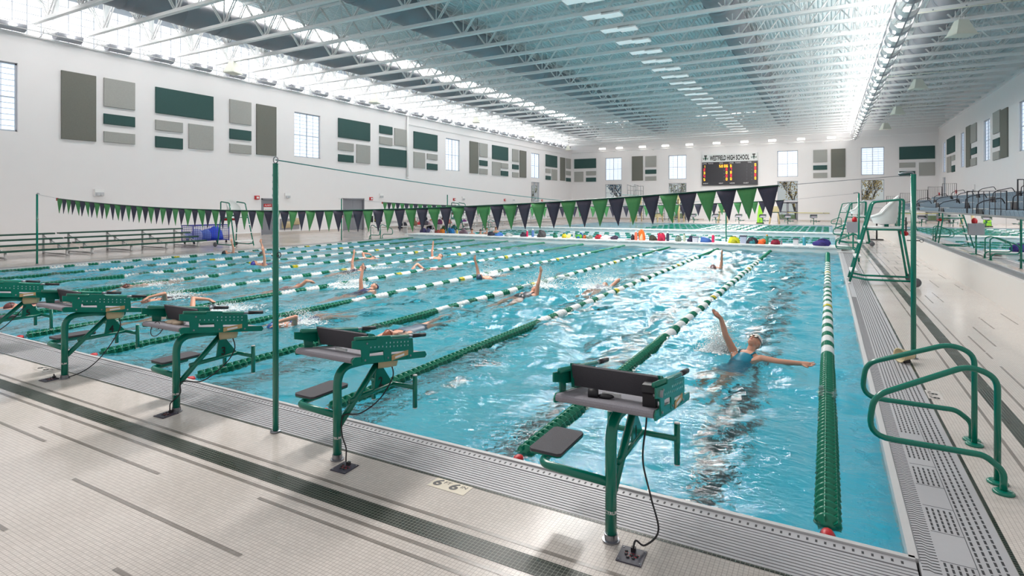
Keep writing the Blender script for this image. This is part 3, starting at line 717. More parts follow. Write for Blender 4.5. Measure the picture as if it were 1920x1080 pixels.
for s in (0.42, sw-0.42):                      # winged emblem at both ends
    for q in (-1, 1):
        b.prism([(s,-0.235,zb+0.62),(s+q*0.10,-0.235,zb+0.66),(s+q*0.13,-0.235,zb+0.5),(s+q*0.05,-0.235,zb+0.3),(s,-0.235,zb+0.16)], (0,0.012,0), 1)
        b.prism([(s+q*0.17,-0.235,zb+0.52),(s+q*0.33,-0.235,zb+0.56),(s+q*0.31,-0.235,zb+0.38),(s+q*0.2,-0.235,zb+0.3),(s+q*0.14,-0.235,zb+0.36)], (0,0.012,0), 2)
    b.prism([(s-0.17,-0.237,zb+0.86),(s+0.17,-0.237,zb+0.86),(s+0.17,-0.237,zb+0.72),(s+0.05,-0.237,zb+0.7),(s,-0.237,zb+0.5),(s-0.05,-0.237,zb+0.7),(s-0.17,-0.237,zb+0.72)], (0,0.012,0), 0)
fixn(b.build('lettering', [INK, GREEN_D, mat('emblem_grey', (130,140,138), 0.5)], hd))
SEG = {'0':'abcdef','1':'bc','2':'abged','3':'abgcd','4':'fgbc','5':'afgcd','6':'afgedc','7':'abc','8':'abcdefg','9':'abcdfg'}
DY = mat('digit_yellow', (255,196,40), 0.5, var=0, emit=1.6); DR = mat('digit_red', (250,40,60), 0.5, var=0, emit=1.6)
def digit(m, ch, x, z, h, mi):
    w_ = h*0.55; t = h*0.12; y = -0.295
    R = {'a':(0,w_,h-t,h), 'd':(0,w_,0,t), 'g':(0,w_,h/2-t/2,h/2+t/2), 'f':(0,t,h/2,h), 'b':(w_-t,w_,h/2,h), 'e':(0,t,0,h/2), 'c':(w_-t,w_,0,h/2)}
    for s in SEG[ch]: p = R[s]; m.box(x+p[0], x+p[1], y, y+0.02, z+p[2], z+p[3], mi)
b = MB(); rows = [6.47, 6.07, 5.67, 5.27, 4.87]
for i, z in enumerate(rows):
    mi = i % 2
    digit(b, str(i+1), 0.2, z, 0.3, mi); digit(b, '67890'[i], 3.32, z+0.02, 0.3, mi); digit(b, '0', sw-0.33, z+0.05, 0.3, mi)
    if i == 0:
        for ch, x in zip('5006', (2.05,2.3,2.62,2.87)): digit(b, ch, x, z, 0.3, mi)
    else: digit(b, '0', 2.82, z, 0.3, mi); b.box(2.6, 2.65, -0.295, -0.275, z, z+0.05, 2)
    b.box(5.72, 5.77, -0.295, -0.275, z+0.02, z+0.07, 2); b.box(5.2, 5.23, -0.295, -0.275, z+0.05, z+0.08, 2); b.box(5.2, 5.23, -0.295, -0.275, z+0.2, z+0.23, 2)
b.build('digits', [DY, DR, GREY_P], sb)
b = MB()
for tx, x, z in (('LANE',0.32,6.92),('PLACE',1.05,6.92),('TIME',2.25,6.92),('LANE',3.45,6.92),('PLACE',4.2,6.92),('TIME',5.5,6.92),('EVENT',0.45,4.45),('HEAT',2.25,4.45),('HOME',3.55,4.45),('GUEST',5.1,4.45)):
    v, f = text_geo(tx, 0.2); b.add(v, f, 0, False, basis((x, -0.292, z), (1,0,0), (0,0,1)))
b.build('captions', WHITE_P, sb)

# ================================================================== WALL FITTINGS
def wallbox(X, y, z, s, label, m, cat, name, lens):
    o = thing(name, label, cat, (X, y, z))
    b = MB(); b.box(0.0, 0.1, -s/2, s/2, -s*0.4, s*0.4); b.build('housing', m, o); b = MB()
    if lens == 'lamp': b.box(0.1, 0.115, -s*0.46, s*0.46, -s*0.36, s*0.02)
    if lens == 'lamp':
        for q in (-1, 1): b.box(0.1, 0.16, q*s*0.22-s*0.13, q*s*0.22+s*0.13, -s*0.36, -s*0.12)
        b.build('lamp_head', mat('pale_grey', (196,198,202), 0.5), o)
    else: b.box(0.1, 0.13, -s*0.25, s*0.25, -s*0.2, s*0.2); b.build('strobe', WHITE_P, o)
for i, (px, py) in enumerate(((185,361), (538,367), (714,367), (868,372), (962,374))):
    p = on_x(px, py, WX); wallbox(WX, p[1], p[2], 0.42, 'small white emergency light on the left wall, %s from the camera end' % ORD[i], WHITE_P, 'emergency light', 'emergency_light', 'lamp')
for i, (px, py) in enumerate(((481,370.5), (695,372.5), (851,374), (946,375), (1016,376))):
    p = on_x(px, py, WX); wallbox(WX, p[1], p[2], 0.3, 'small red fire alarm on the left wall, %s from the camera end' % ORD[i], RED, 'fire alarm', 'fire_alarm', 'strobe')
for i, (px, py) in enumerate(((1794,359.5), (1762,364))):
    p = on_x(px, py, EX)
    o = thing('fire_alarm', 'small red fire alarm on the right wall above the seats, %s from the camera end' % ORD[i], 'fire alarm', (EX, p[1], p[2]), PI); b = MB(); b.box(0,0.1,-0.15,0.15,-0.15,0.15); b.build('housing', RED, o); b = MB(); b.box(0.1,0.13,-0.08,0.08,-0.06,0.06); b.build('strobe', WHITE_P, o)
p = on_x(1828, 353, EX); o = thing('emergency_light', 'small white emergency light high on the right wall above the seats', 'emergency light', (EX, p[1], p[2]), PI); b = MB(); b.box(0,0.1,-0.2,0.2,-0.3,0.3); b.build('housing', WHITE_P, o); b = MB(); b.box(0.1,0.15,-0.15,0.15,-0.25,-0.1); b.build('lamp_head', GREY_P, o)
# drinking fountain
o = thing('drinking_fountain', 'two-basin grey drinking fountain on the left wall beside the grey door', 'drinking fountain', (WX, 26.1, 0))
b = MB(); b.box(0,0.1,-0.75,0.75,0.3,1.0); b.build('back_panel', GREY_P, o)
for y, z in ((-0.38,0.62), (0.38,0.82)):
    b = MB(); b.prism([(0.1,y-0.3,z+0.2),(0.5,y-0.3,z+0.2),(0.5,y-0.3,z+0.08),(0.3,y-0.3,z-0.2),(0.1,y-0.3,z-0.25)], (0,0.6,0)); q = fixn(b.build('basin', BEIGE, o))
    b = MB(); b.tube(fillet([(0.14,y,z+0.2),(0.14,y,z+0.28),(0.24,y,z+0.27)],0.04,3), 0.015, 6); b.build('spout', CHROME, q)
# ================================================================== BULKHEADS
def bulkhead(y0, y1, label):
    o = thing('bulkhead', label, 'bulkhead', (0, (y0+y1)/2, 0)); h = (y1-y0)/2
    BW = mat('bulkhead_white', (228,230,230), 0.35, var=0.02)
    b = MB(); b.box(XL-0.1, XR+0.1, -h+0.05, h-0.05, -1.0, 0.13); b.box(XL-0.3, XR+0.35, -h, h, 0.13, 0.2); b.build('body', BW, o)
    g = MB()
    for k in range(40): g.box(XL+0.3+k*0.55, XL+0.7+k*0.55, -h-0.002, -h+0.01, 0.145, 0.16)
    g.build('grip_slot', GREY_P, o)
    e_ = MB()
    for s in (XR+0.25, XL-0.25): e_.box(s-0.3, s+0.3, -h-0.1, h+0.1, 0.01, 0.05)
    e_.build('end_plate', WHITE_P, o)
bulkhead(26.7, 28.3, 'white bulkhead across the pool lined with bags and bottles')
bulkhead(39.3, 40.7, 'second white bulkhead across the pool, behind the cross-course lane ropes')

# ================================================================== LANE ROPES
U = 0.09
def unit(b, y, mi, r=0.078, n=14):
    prof = [(0.016,-0.045),(0.044,-0.044),(0.048,-0.016),(0.075,-0.008),(0.083,0.0),(0.081,0.006),(0.074,0.002),(0.050,-0.004),(0.044,0.044),(0.016,0.045)] if mi == 0 or r > 0.08 else [(0.016,-0.045),(0.07,-0.044),(0.077,-0.038),(0.079,-0.02),(0.079,0.02),(0.077,0.038),(0.07,0.044),(0.016,0.045)]
    k = 1.0
    M_ = Matrix.Translation((0,y,0)) @ Matrix.Rotation(-PI/2, 4, 'X')
    b.lathe(prof, n, mi, M_)
    if r > 0.08:
        for k in range(6): b.box(0.044, 0.078, -0.003, 0.003, -0.04, 0.04, mi, M_ @ Matrix.Rotation(k*PI/3+0.3, 4, 'Z'))
BANDS = {}
def band(name, L_, mats, yel=False):
    key = (name, round(L_, 3), yel)
    if key not in BANDS:
        b = MB(); n_ = max(1, round(L_/U))
        for i in range(n_): unit(b, (i+0.5)*L_/n_, 1 if (yel and n_*0.3 < i < n_*0.7) else 0, 0.09 if mats[0] is LANE_G else 0.07, 16)
        BANDS[key] = b.mesh(name, mats)
    return BANDS[key]
def rope(x, i, y0, y1, label):
    o = thing('lane_rope', label, 'lane rope', (x, 0, WZ-0.018), 0, 'green and white lane ropes')
    b = MB(); b.tube([(0,y0-0.1,-0.02),(0,y1,-0.0)], 0.006, 5); b.build('cable', CHROME, o)
    b = MB(); b.lathe([(0.01,-0.05),(0.038,-0.04),(0.045,0),(0.038,0.04),(0.01,0.05)], 12, 0, Matrix.Translation((0,y0+0.01,0.0)) @ Matrix.Rotation(PI/2, 4, 'X')); b.build('end_float', RED, o)
    ga, gb = 4.62, 4.55
    ya, yb = y0+0.1, y1-0.12
    link('green_floats', band('green_floats', ga, [LANE_G]), o, (0, ya, 0)); link('green_floats', band('green_floats', gb, [LANE_G]), o, (0, yb-gb, 0))
    n_ = 19; P_ = (yb-gb-ya-ga)/(n_+0.57)
    for k in range(n_+1):
        y = ya+ga+k*P_
        tag(link('white_floats', band('white_floats', P_*0.57, [LANE_W]), o, (0, y, 0)), 'white float section')
        if k < n_: link('green_floats', band('green_floats', P_*0.43, [LANE_G, LANE_Y], k in (5, 14)), o, (0, y+P_*0.57, 0))
for i in range(11):
    rope(-LW*i, i, Y0+0.12, 26.72, 'green and white front-course lane rope, %s from the right pool edge' % ORD[i])
def far_rope(y, x0, x1, label, grp):
    b = MB(); ga = 4.55; r = 0.05
    def seg(a, c, mi):
        n_ = max(2, int((c-a)/0.12)); pts = []; rs = []
        for k in range(n_+1):
            q = a+(c-a)*k/n_; pts += [(q,y,0), (q+0.05,y,0)]; rs += [r, r*0.8]
        pts = pts[:-1]; rs = rs[:-1]
        b.tube(pts, rs, 6, mi)
    for q in range(9): seg(x0+q*ga/9, x0+(q+0.72)*ga/9, 0); seg(x1-ga+(q+0.28)*ga/9, x1-ga+(q+1)*ga/9, 0)
    b.tube([(x0,y,0),(x1,y,0)], 0.008, 4)
    L_ = x1-x0-2*ga; n_ = max(3, int(L_/0.72)); P_ = L_/n_
    for k in range(n_): seg(x0+ga+k*P_, x0+ga+(k+0.55)*P_, 1); seg(x0+ga+(k+0.55)*P_, x0+ga+(k+1)*P_, 0)
    o = b.build('lane_rope', [LANE_G, LANE_W], None, (0,0,WZ+0.01)); tag(o, label, 'lane rope', grp)
for k in range(5): far_rope(29.35+LW*k, XL+0.3, XR-0.3, 'lane rope across the pool between the bulkheads, %s behind the bags' % ORD[k], 'cross-course ropes between the bulkheads')
for k in range(8): far_rope(41.9+LW*k, -13.6, XR-0.3, 'lane rope across the farthest course, %s beyond the second bulkhead' % ORD[k], 'cross-course ropes of the farthest course')

# ================================================================== FLAG LINES AND POSTS
def pennant_mesh(seed, wd, ht, m, name):
    r = random.Random(seed); n_ = 5; curl = r.uniform(-0.008, 0.008); sw_ = r.uniform(-0.035, 0.035); tw = r.uniform(0.0, 0.005)
    b = MB(); F = []; 
    for side in (0.0012, -0.0012):
        rows = []
        for j in range(n_+1):
            t = j/n_; w_ = wd*(1-t)*0.98+0.004; row = []
            for i in range(4):
                s = i/3-0.5
                row.append((s*w_+sw_*t*t, tw*math.sin(s*5+seed)*(0.3+t)+curl*t*t*2*(abs(s)+0.2)+side, -ht*t))
            rows.append(row)
        F.append(rows)
    v = [p for rows in F for row in rows for p in row]; f = []
    N = (n_+1)*4
    for j in range(n_):
        for i in range(3):
            a = j*4+i; f.append((a, a+1, a+5, a+4)); f.append((N+a, N+a+4, N+a+5, N+a+1))
        for i in (0, 3):
            a = j*4+i; f.append((a, a+4, N+a+4, N+a) if i == 0 else (a, N+a, N+a+4, a+4))
    f.append((0, N, N+1, 1)); f.append((1, N+1, N+2, 2)); f.append((2, N+2, N+3, 3))
    b.add(v, f, 0, True)
    bd = MB()
    return b.mesh(name, m)
PG = [pennant_mesh(s, 0.278, 0.44, FLAG_G, 'green_pennant') for s in range(5)]; PD = [pennant_mesh(s+9, 0.278, 0.44, FLAG_D, 'navy_pennant') for s in range(5)]
def flag_line(y, xs, zs, n_, label, ends):
    def z_at(x):
        t = (x-xs[0])/(xs[1]-xs[0]); zl = zs[0]*(1-t)+zs[1]*t; return zl-zs[2]*4*t*(1-t)
    o = thing('flag_line', label, 'flag line', (0, y, 0))
    pts = [(ends[0][0], 0, ends[0][1])]+[(xs[0]+(xs[1]-xs[0])*k/40, 0, z_at(xs[0]+(xs[1]-xs[0])*k/40)) for k in range(41)]+[(ends[1][0], 0, ends[1][1])]
    b = MB(); b.tube(pts, 0.004, 4); b.build('rope', GREY_P, o)
    b = MB(); b.tube(pts[1:-1], 0.013, 6); b.build('hem_tape', GREEN_D, o)
    P_ = (xs[1]-xs[0])/n_; r = random.Random(4)
    for k in range(n_):
        x = xs[0]+P_*(k+0.5); me = (PG if k % 2 == 0 else PD)[r.randrange(5)]
        q = link(me.name.split('.')[0], me, o, (x, 0, z_at(x)-0.008)); t = k/n_
        q.rotation_euler = (r.uniform(-0.06, 0.06), math.atan2(z_at(x-0.1)-z_at(x+0.1), 0.2), r.uniform(-0.08, 0.08)+(1-t)*0.12)
        tag(q, 'green pennant' if k % 2 == 0 else 'dark navy pennant')
    b = MB()
    b.box(xs[0]-0.07, xs[0]-0.01, -0.02, 0.02, z_at(xs[0])-0.07, z_at(xs[0])+0.02); b.build('clip', RED, o)
flag_line(8.8, (-21.1,-0.60), (2.13,2.21,0.37), 74, 'green and navy pennant line across the near end of the pool', ((-22.55,2.28),(0.93,2.32)))
flag_line(22.4, (-19.9,-1.35), (2.05,2.09,0.24), 66, 'green and navy pennant line across the pool near the white bulkhead', ((-23.0,2.25),(0.9,2.32)))
def post(x, y, h, label, r=0.025, z0=0.0, arm=0, ring=False):
    o = thing('pennant_post', label, 'post', (x, y, z0), 0, 'green pennant posts')
    b = MB(); b.tube([(0,0,0),(0,0,h)], r, 14); b.build('pole', GREEN, o)
    b = MB(); b.lathe([(r+0.004,0),(r+0.02,0.001),(r+0.02,0.012),(r+0.004,0.016)], 16); b.build('floor_ring', CHROME, o)
    if ring:
        b = MB(); b.tube([(0.028*math.cos(a), 0.0, h+0.03+0.028*math.sin(a)) for a in [2*PI*k/14 for k in range(14)]], 0.005, 6, closed=True); b.build('eye_ring', CHROME, o)
        b = MB(); b.tube([(-0.03+0.004*math.cos(k*1.3), -0.004*math.sin(k*1.3), h-0.08-k*0.012) for k in range(80)], 0.006, 5); b.build('rope', mat('teal_rope', (70,150,150), 0.7), o)
        b = MB(); b.tube([(0.055+0.022*math.cos(a), -0.01, h-0.78+0.022*math.sin(a)) for a in [2*PI*k/12 for k in range(12)]], 0.004, 5, closed=True); b.tube([(-0.05,0,h-0.79),(0.04,0,h-0.79)], 0.006, 6); b.build('cleat', BLACK, o)
    else:
        b = MB(); b.tube(fillet([(0,0,h-0.05),(0,0,h+0.02),(arm*0.05,0,h+0.03),(arm*0.16,0,h+0.005)] if arm else [(0,0,h-0.02),(0,0,h+0.02)], 0.03, 3), 0.012 if arm else r*0.9, 8); b.build('top_hook' if arm else 'cap', CHROME if arm else GREEN, o)
        b = MB(); b.tube([(-0.07,0,h*0.64),(0.07,0,h*0.64)], 0.006, 6); b.tube([(0.085+0.02*math.cos(a),0,h*0.64+0.02*math.sin(a)) for a in [2*PI*k/10 for k in range(10)]], 0.003, 4, closed=True); b.build('cleat', BLACK, o)
    return o
post(-4.14, 3.31, 2.3, 'tall green post with a top ring, between starting blocks 2 and 3', 0.0245, ring=True)
post(0.95, 8.78, 2.33, 'tall green pennant post on the right deck beside the stair rails', 0.03, arm=-1)
post(-22.55, 8.83, 2.28, 'green pennant post on the left deck in front of the green bleachers', 0.03, arm=1)
post(-23.0, 22.6, 2.25, 'green pennant post on the left deck in front of the double grey door', 0.03, arm=1)
post(0.92, 22.5, 2.32, 'green pennant post on the right deck behind the nearer lifeguard chair', 0.03, arm=-1)
post(-4.15, 28.2, 2.3, 'green post standing on the white bulkhead among bags, right of centre', 0.03, z0=0.2)
post(-20.0, 28.2, 2.3, 'green post standing on the left part of the white bulkhead', 0.03, z0=0.2)
b = MB(); pts = []
for k in range(31):
    t = k/30; pts.append((-4.14, 3.31+24.9*t, 2.33*(1-t)+2.45*t-4*0.47*t*(1-t)))
b.tube(pts, 0.005, 4); tag(b.build('recall_line', mat('teal_rope', (70,150,150), 0.7)), 'thin teal rope running lengthwise from the ringed post to the bulkhead post', 'rope')

# ================================================================== GRAB RAILS (stairs / ladders)
def grab_rails(x0, yc, label, grp, m=1, gap=0.72):
    """pair of looped tube rails; the loops reach over the pool edge"""
    o = thing('stair_rail', label, 'stair rail', (x0, yc, 0), 0 if m > 0 else PI, grp)
    for s in (-1, 1):
        y = s*gap/2; yl = y-0.16 if s < 0 else y+0.1
        pts = fillet([(0,y,0.0),(0,y,0.74),(-0.16,y,0.80),(-0.74,yl,0.54),(-0.78,yl,0.24),(-0.1,yl,0.235),(0,yl,0.15),(0,yl,0.0)], [0,0.13,0.3,0.16,0.16,0.12,0.1,0], 7)
        b = MB(); b.tube(pts, 0.021, 12); r_ = b.build('rail', GREEN, o)
        b = MB()
        for q in (y, yl): b.lathe([(0.023,0.0),(0.062,0.001),(0.062,0.012),(0.05,0.02),(0.023,0.022)], 18, 0, Matrix.Translation((0,q,0)))
        b.build('base_flange', GREEN, r_)
    return o
grab_rails(1.04, 5.5, 'pair of looped green tube stair rails at the near right corner of the pool', 'stair rails')
grab_rails(1.04, 26.0, 'pair of looped green tube stair rails beside the right end of the first bulkhead', 'stair rails')
grab_rails(1.04, 37.6, 'pair of looped green tube stair rails just before the second bulkhead on the right', 'stair rails')
grab_rails(1.04, 57.5, 'pair of looped green tube stair rails at the farthest right pool edge', 'stair rails')
grab_rails(-22.4, 24.6, 'pair of looped stair rails at the left pool edge near the first bulkhead', 'stair rails', -1, 0.8)
grab_rails(-22.4, 36.5, 'pair of looped stair rails at the left pool edge beyond the first bulkhead', 'stair rails', -1, 0.8)

# ================================================================== LIFEGUARD CHAIRS
def guard_chair(x, y, rz, label):
    o = thing('lifeguard_chair', label, 'lifeguard chair', (x, y, 0), rz, 'green lifeguard chairs')
    W_ = 0.42
    for s in (-1, 1):
        b = MB(); b.tube(fillet([(0,s*W_*1.15,0.03),(0.5,s*W_*0.95,2.0),(1.12,s*W_*0.95,2.07),(1.09,s*W_,1.3),(1.26,s*W_*1.1,0.16)], [0,0.12,0.06,0.1,0], 6), 0.027, 10); b.build('side_frame', GREEN, o)
        b = MB(); b.tube(fillet([(0.06,s*W_*1.12,0.17),(0.35,s*W_*1.1,0.12),(1.3,s*W_*1.1,0.13)], 0.1, 4), 0.025, 10); b.build('base_rail', GREEN, o)
        b = MB(); b.tube([(0.36,s*W_,1.34),(1.12,s*W_,1.34)], 0.024, 8); b.build('seat_rail', GREEN, o)
        b = MB(); b.lathe([(0.03,-0.03),(0.1,-0.03),(0.11,0),(0.1,0.03),(0.03,0.03)], 18, 0, Matrix.Translation((1.34,s*W_*1.25,0.115)) @ Matrix.Rotation(PI/2, 4, 'X')); b.build('wheel', mat('wheel_grey', (90,92,98), 0.6), o)
        b = MB(); b.ell((0.0,s*W_*1.15,0.03), (0.035,0.035,0.03), 10, 6); b.build('foot_cap', WHITE_P, o)
    for z in (0.3, 0.66, 1.02):
        t = z/2.0; b = MB(); b.box(0.5*t-0.06, 0.5*t+0.09, -W_*1.05, W_*1.05, z-0.02, z+0.02); b.build('step', WHITE_P, o)
    b = MB(); b.box(0.34, 1.12, -W_*0.98, W_*0.98, 1.36, 1.4); b.build('foot_platform', WHITE_P, o)
    b = MB(); b.tube([(0.8,0,1.38),(0.8,0,1.48)], 0.05, 10); b.build('pedestal', GREEN, o)
    # moulded tub seat
    b = MB(); prof = [(0.08,1.46),(0.23,1.48),(0.275,1.58),(0.29,1.74)]; n_ = 24
    def rim(r, z, k):
        a = 2*PI*k/n_; zz = z+(0.40*max(0, math.cos(a)+0.3)/1.3 if z > 1.7 else 0.1*max(0, math.cos(a)) if z > 1.5 else 0)-(0.10*max(0,-math.cos(a)) if z > 1.7 else 0)
        return (0.76+r*math.cos(a)*1.0, r*math.sin(a)*1.05, zz)
    v = []; f = []
    for off in (0, 0.02):
        for (r, z) in prof:
            for k in range(n_): v.append(rim(r-off, z+off*0.5, k))
    P_ = len(prof)
    for i in range(P_-1):
        for k in range(n_):
            a, c = i*n_+k, i*n_+(k+1) % n_; f.append((a, c, c+n_, a+n_)); q = P_*n_; f.append((q+a, q+a+n_, q+c+n_, q+c))
    for k in range(n_):
        a, c = (P_-1)*n_+k, (P_-1)*n_+(k+1) % n_; f.append((a, c, c+P_*n_, a+P_*n_)); 
    f.append(tuple(range(n_-1,-1,-1))); f.append(tuple(P_*n_+k for k in range(n_)))
    b.add(v, f, 0, True); b.tube([rim(0.286, 1.74, k) for k in range(n_)], 0.028, 8, closed=True); b.build('seat', mat('seat_white', (232,233,232), 0.35, var=0.02), o)
    b = MB(); b.lathe([(0.01,-0.4),(0.055,-0.36),(0.06,0),(0.055,0.36),(0.01,0.4)], 10, 0, Matrix.Translation((1.16,0,1.25)) @ Matrix.Rotation(PI/2, 4, 'X')); b.build('rescue_tube', RED, o)
    return o
guard_chair(0.47, 16.8, 0, 'green tubular lifeguard chair with a white seat on the right deck, nearest the camera')
guard_chair(0.47, 31.8, 0, 'green lifeguard chair on the right deck beyond the first bulkhead')
guard_chair(0.47, 49.5, 0, 'green lifeguard chair on the right deck far beyond the second bulkhead')
guard_chair(-23.1, 16.8, PI, 'green lifeguard chair with a white seat on the left deck beside the blue cart')
guard_chair(-22.7, 34.5, PI, 'green lifeguard chair on the left deck beside the far bleachers and bags')

# ================================================================== STARTING BLOCKS
def block_proto():
    o = thing('starting_block', '', 'starting block', (0,0,0), 0, 'numbered starting blocks')
    zr, zf, yr, yf, hw = 0.845, 0.70, -0.15, 0.72, 0.285
    sl = (zf-zr)/(yf-yr)
    def zt(y): return zr+sl*(y-yr)
    b = MB(); b.tube(fillet([(0,0,0),(0,0,0.70),(0,0.30,zt(0.30)-0.085),(0,0.62,zt(0.62)-0.085)], [0,0.16,0.1,0], 8), 0.033, 18); b.build('pole', GREEN, o)
    b = MB(); b.lathe([(0.034,0.0),(0.05,0.001),(0.05,0.009),(0.038,0.010),(0.038,0.044),(0.034,0.045)], 20, smooth=False); b.build('floor_collar', CHROME, o)
    b = MB(); b.tube([(0,0.015,0.25),(0,0.44,zt(0.44)-0.12)], 0.025, 14); b.build('brace', GREEN, o)
    b = MB(); b.tube([(0,0.13,0.405),(0,0.62,0.41)], 0.02, 12); b.build('grip_rail', GREEN, o)
    b = MB(); b.tube([(-0.23,0.63,0.41),(0.23,0.63,0.41)], 0.018, 12); b.build('cross_bar', GREEN, o)
    for s in (-1, 1):
        b = MB(); b.tube([(s*0.23,0.65,0.235),(s*0.23,0.65,0.505)], 0.0195, 14); g = b.build('backstroke_grip', GREEN, o)
        b = MB()
        for z in (0.232, 0.508): b.lathe([(0.003,-0.003),(0.019,-0.003),(0.019,0.003),(0.003,0.003)], 14, 0, Matrix.Translation((s*0.23,0.65,z)))
        b.build('end_cap', WHITE_P, g)
    b = MB(); b.prism([(-0.006,0.43,zt(0.43)-0.12),(-0.006,0.40,0.415),(-0.006,0.63,0.415),(-0.006,0.47,zt(0.43)-0.12)], (0.012,0,0)); b.build('number_gusset', GREEN, o)
    # footboard with rounded ends
    b = MB(); prof = []
    def rnd(y, z, r, a0, a1): return [(y+r*math.cos(a), z+r*math.sin(a)) for a in [a0+(a1-a0)*k/5 for k in range(6)]]
    t = 0.042
    prof = rnd(yf-0.02, zf-0.022, 0.022, PI/2, -PI/2)+rnd(yr+0.02, zr-0.022, 0.022, -PI/2, -3*PI/2)
    b.prism([(-hw, y, z) for y, z in prof], (2*hw,0,0)); b.build('footboard', GRIT, o)
    b = MB(); b.box(-hw+0.03, hw-0.03, yr+0.06, yf-0.08, -0.05, -0.042, 0, Matrix(((1,0,0,0),(0,1,0,0),(0,sl,1,zr-sl*yr-0.0),(0,0,0,1)))); b.build('under_tray', GREEN, o)
    def side(y, dz): return (y, zt(y)+dz)
    for s in (-1, 1):
        X_ = s*(hw+0.004); ex = s*0.01
        b = MB()
        pl = [side(yr+0.01,-0.05), side(yf-0.02,-0.048), side(yf-0.0,-0.025), side(yf-0.02,0.004), side(yr+0.03,0.004), side(yr,-0.02)]
        b.prism([(X_,y,z) for y, z in pl], (ex,0,0)); fixn(b.build('edge_plate', GREEN, o))
        b = MB(); X2 = X_+ex*0.5
        up = [side(yr+0.0,0.07), side(yr-0.0,0.125), side(0.10,0.125), side(0.11,0.15), side(0.26,0.15), side(0.27,0.125), side(0.53,0.122), side(0.54,0.02), side(0.53,-0.035), side(0.46,-0.035), side(0.46,0.022),
              side(0.27,0.022), side(0.26,-0.035), side(0.19,-0.035), side(0.18,0.04), side(0.03,0.045), side(0.02,-0.035), side(-0.05,-0.035), side(-0.06,0.06)]
        b.prism([(X2,y,z) for y, z in up], (s*0.008,0,0))
        for k in range(11):
            y = 0.04+k*0.043
            for dz in ((0.07,) if k < 4 else (0.066, 0.096)):
                zz = zt(y)+dz; b.box(X2+s*0.007, X2+s*0.0092, y-0.004, y+0.004, zz-0.005, zz+0.006, 1)
        for y, dz in ((-0.02,-0.022), (0.23,-0.02), (0.5,-0.02), (0.0,0.1)): b.lathe([(0.002,-0.003),(0.008,-0.003),(0.008,0.002),(0.002,0.003)], 10, 2, Matrix.Translation((X2+s*0.01,y,zt(y)+dz)) @ Matrix.Rotation(PI/2, 4, 'Y'))
        sp = fixn(b.build('rail_plate', [GREEN, mat('hole_pale', (170,205,210), 0.4), CHROME], o))
        b = MB(); b.box(X2+s*0.009, X2+s*0.0105, 0.27, 0.47, zt(0.37)-0.028, zt(0.37)+0.012, 0); b.box(X2+s*0.0105, X2+s*0.0115, 0.31, 0.42, zt(0.37)-0.02, zt(0.37)-0.004, 1); b.build('sticker', [mat('sticker_tan', (196,158,108), 0.5), WHITE_P], sp)
        # hand rail tube with black grip
        y0_, y1_ = -0.1, 0.52
        b = MB(); b.tube([(X2-s*0.015,y0_,zt(y0_)+0.135),(X2-s*0.015,0.5,zt(0.5)+0.135)], 0.016, 10); b.tube([(X2-s*0.015,0.5,zt(0.5)+0.135),(X2-s*0.015,0.57,zt(0.57)+0.137)], 0.012, 10, 1); h = b.build('hand_rail', [GREEN, CHROME], sp)
        b = MB(); b.tube([(X2-s*0.015,0.56,zt(0.56)+0.137),(X2-s*0.015,0.72,zt(0.72)+0.142)], 0.017, 12); b.build('hand_grip', BLACK, h)
        # kick-plate bracket
        b = MB(); b.prism([(s*(hw-0.03),0.065,zt(0.065)+0.02),(s*(hw-0.03),0.045,zt(0.05)+0.17),(s*(hw-0.03),0.10,zt(0.1)+0.165),(s*(hw-0.03),0.24,zt(0.2)+0.06),(s*(hw-0.03),0.24,zt(0.2)+0.02)], (s*0.02,0,0)); fixn(b.build('kick_bracket', GREEN, o))
    # kick plate
    b = MB(); zb_, zt_ = zt(0.06)+0.03, zt(0.06)+0.165
    b.prism([(-0.262,0.07,zb_),(-0.262,0.035,zt_),(-0.262,0.055,zt_+0.004),(-0.262,0.09,zb_+0.004)], (0.524,0,0)); fixn(b.build('kick_plate', GRITD, o))
    b = MB(); b.box(-0.07, 0.04, 0.045, 0.065, zb_-0.022, zb_-0.006); b.build('label_strip', WHITE_P, o)
    # side step
    b = MB(); b.tube(fillet([(0,0,0.335),(-0.47,0.03,0.335),(-0.49,0.40,0.335)], 0.09, 7), 0.026, 14); b.build('step_arm', GREEN, o)
    b = MB(); pl = [(-0.58+0.02,0.08),(-0.36-0.02,0.08),(-0.36,0.10),(-0.36,0.47),(-0.38,0.49),(-0.56,0.49),(-0.58,0.47),(-0.58,0.10)]
    b.prism([(x,y,0.372) for x, y in pl], (0,0,0.018), 0); b.prism([(x*0.99-0.005,y*0.99+0.003,0.362) for x, y in pl], (0,0,0.010), 1); b.build('step_plate', [GRITD, GREEN], o)
    # speaker under the board
    b = MB(); zs = zt(0.45)-0.095; Mx = Matrix.Translation((0.05,0.47,zs)) @ Matrix.Rotation(-0.8, 4, 'Z') @ Matrix.Rotation(PI/2, 4, 'X')
    b.lathe([(0.02,-0.11),(0.05,-0.10),(0.058,-0.02),(0.06,0.03),(0.062,0.05),(0.05,0.05),(0.04,0.02),(0.025,0.0),(0.012,0.015)], 18, 0, Mx); b.box(0.02,0.09,0.43,0.5,zs+0.04,zs+0.075); b.build('speaker', BEIGE, o)
    return o, zt
proto, zt = block_proto()
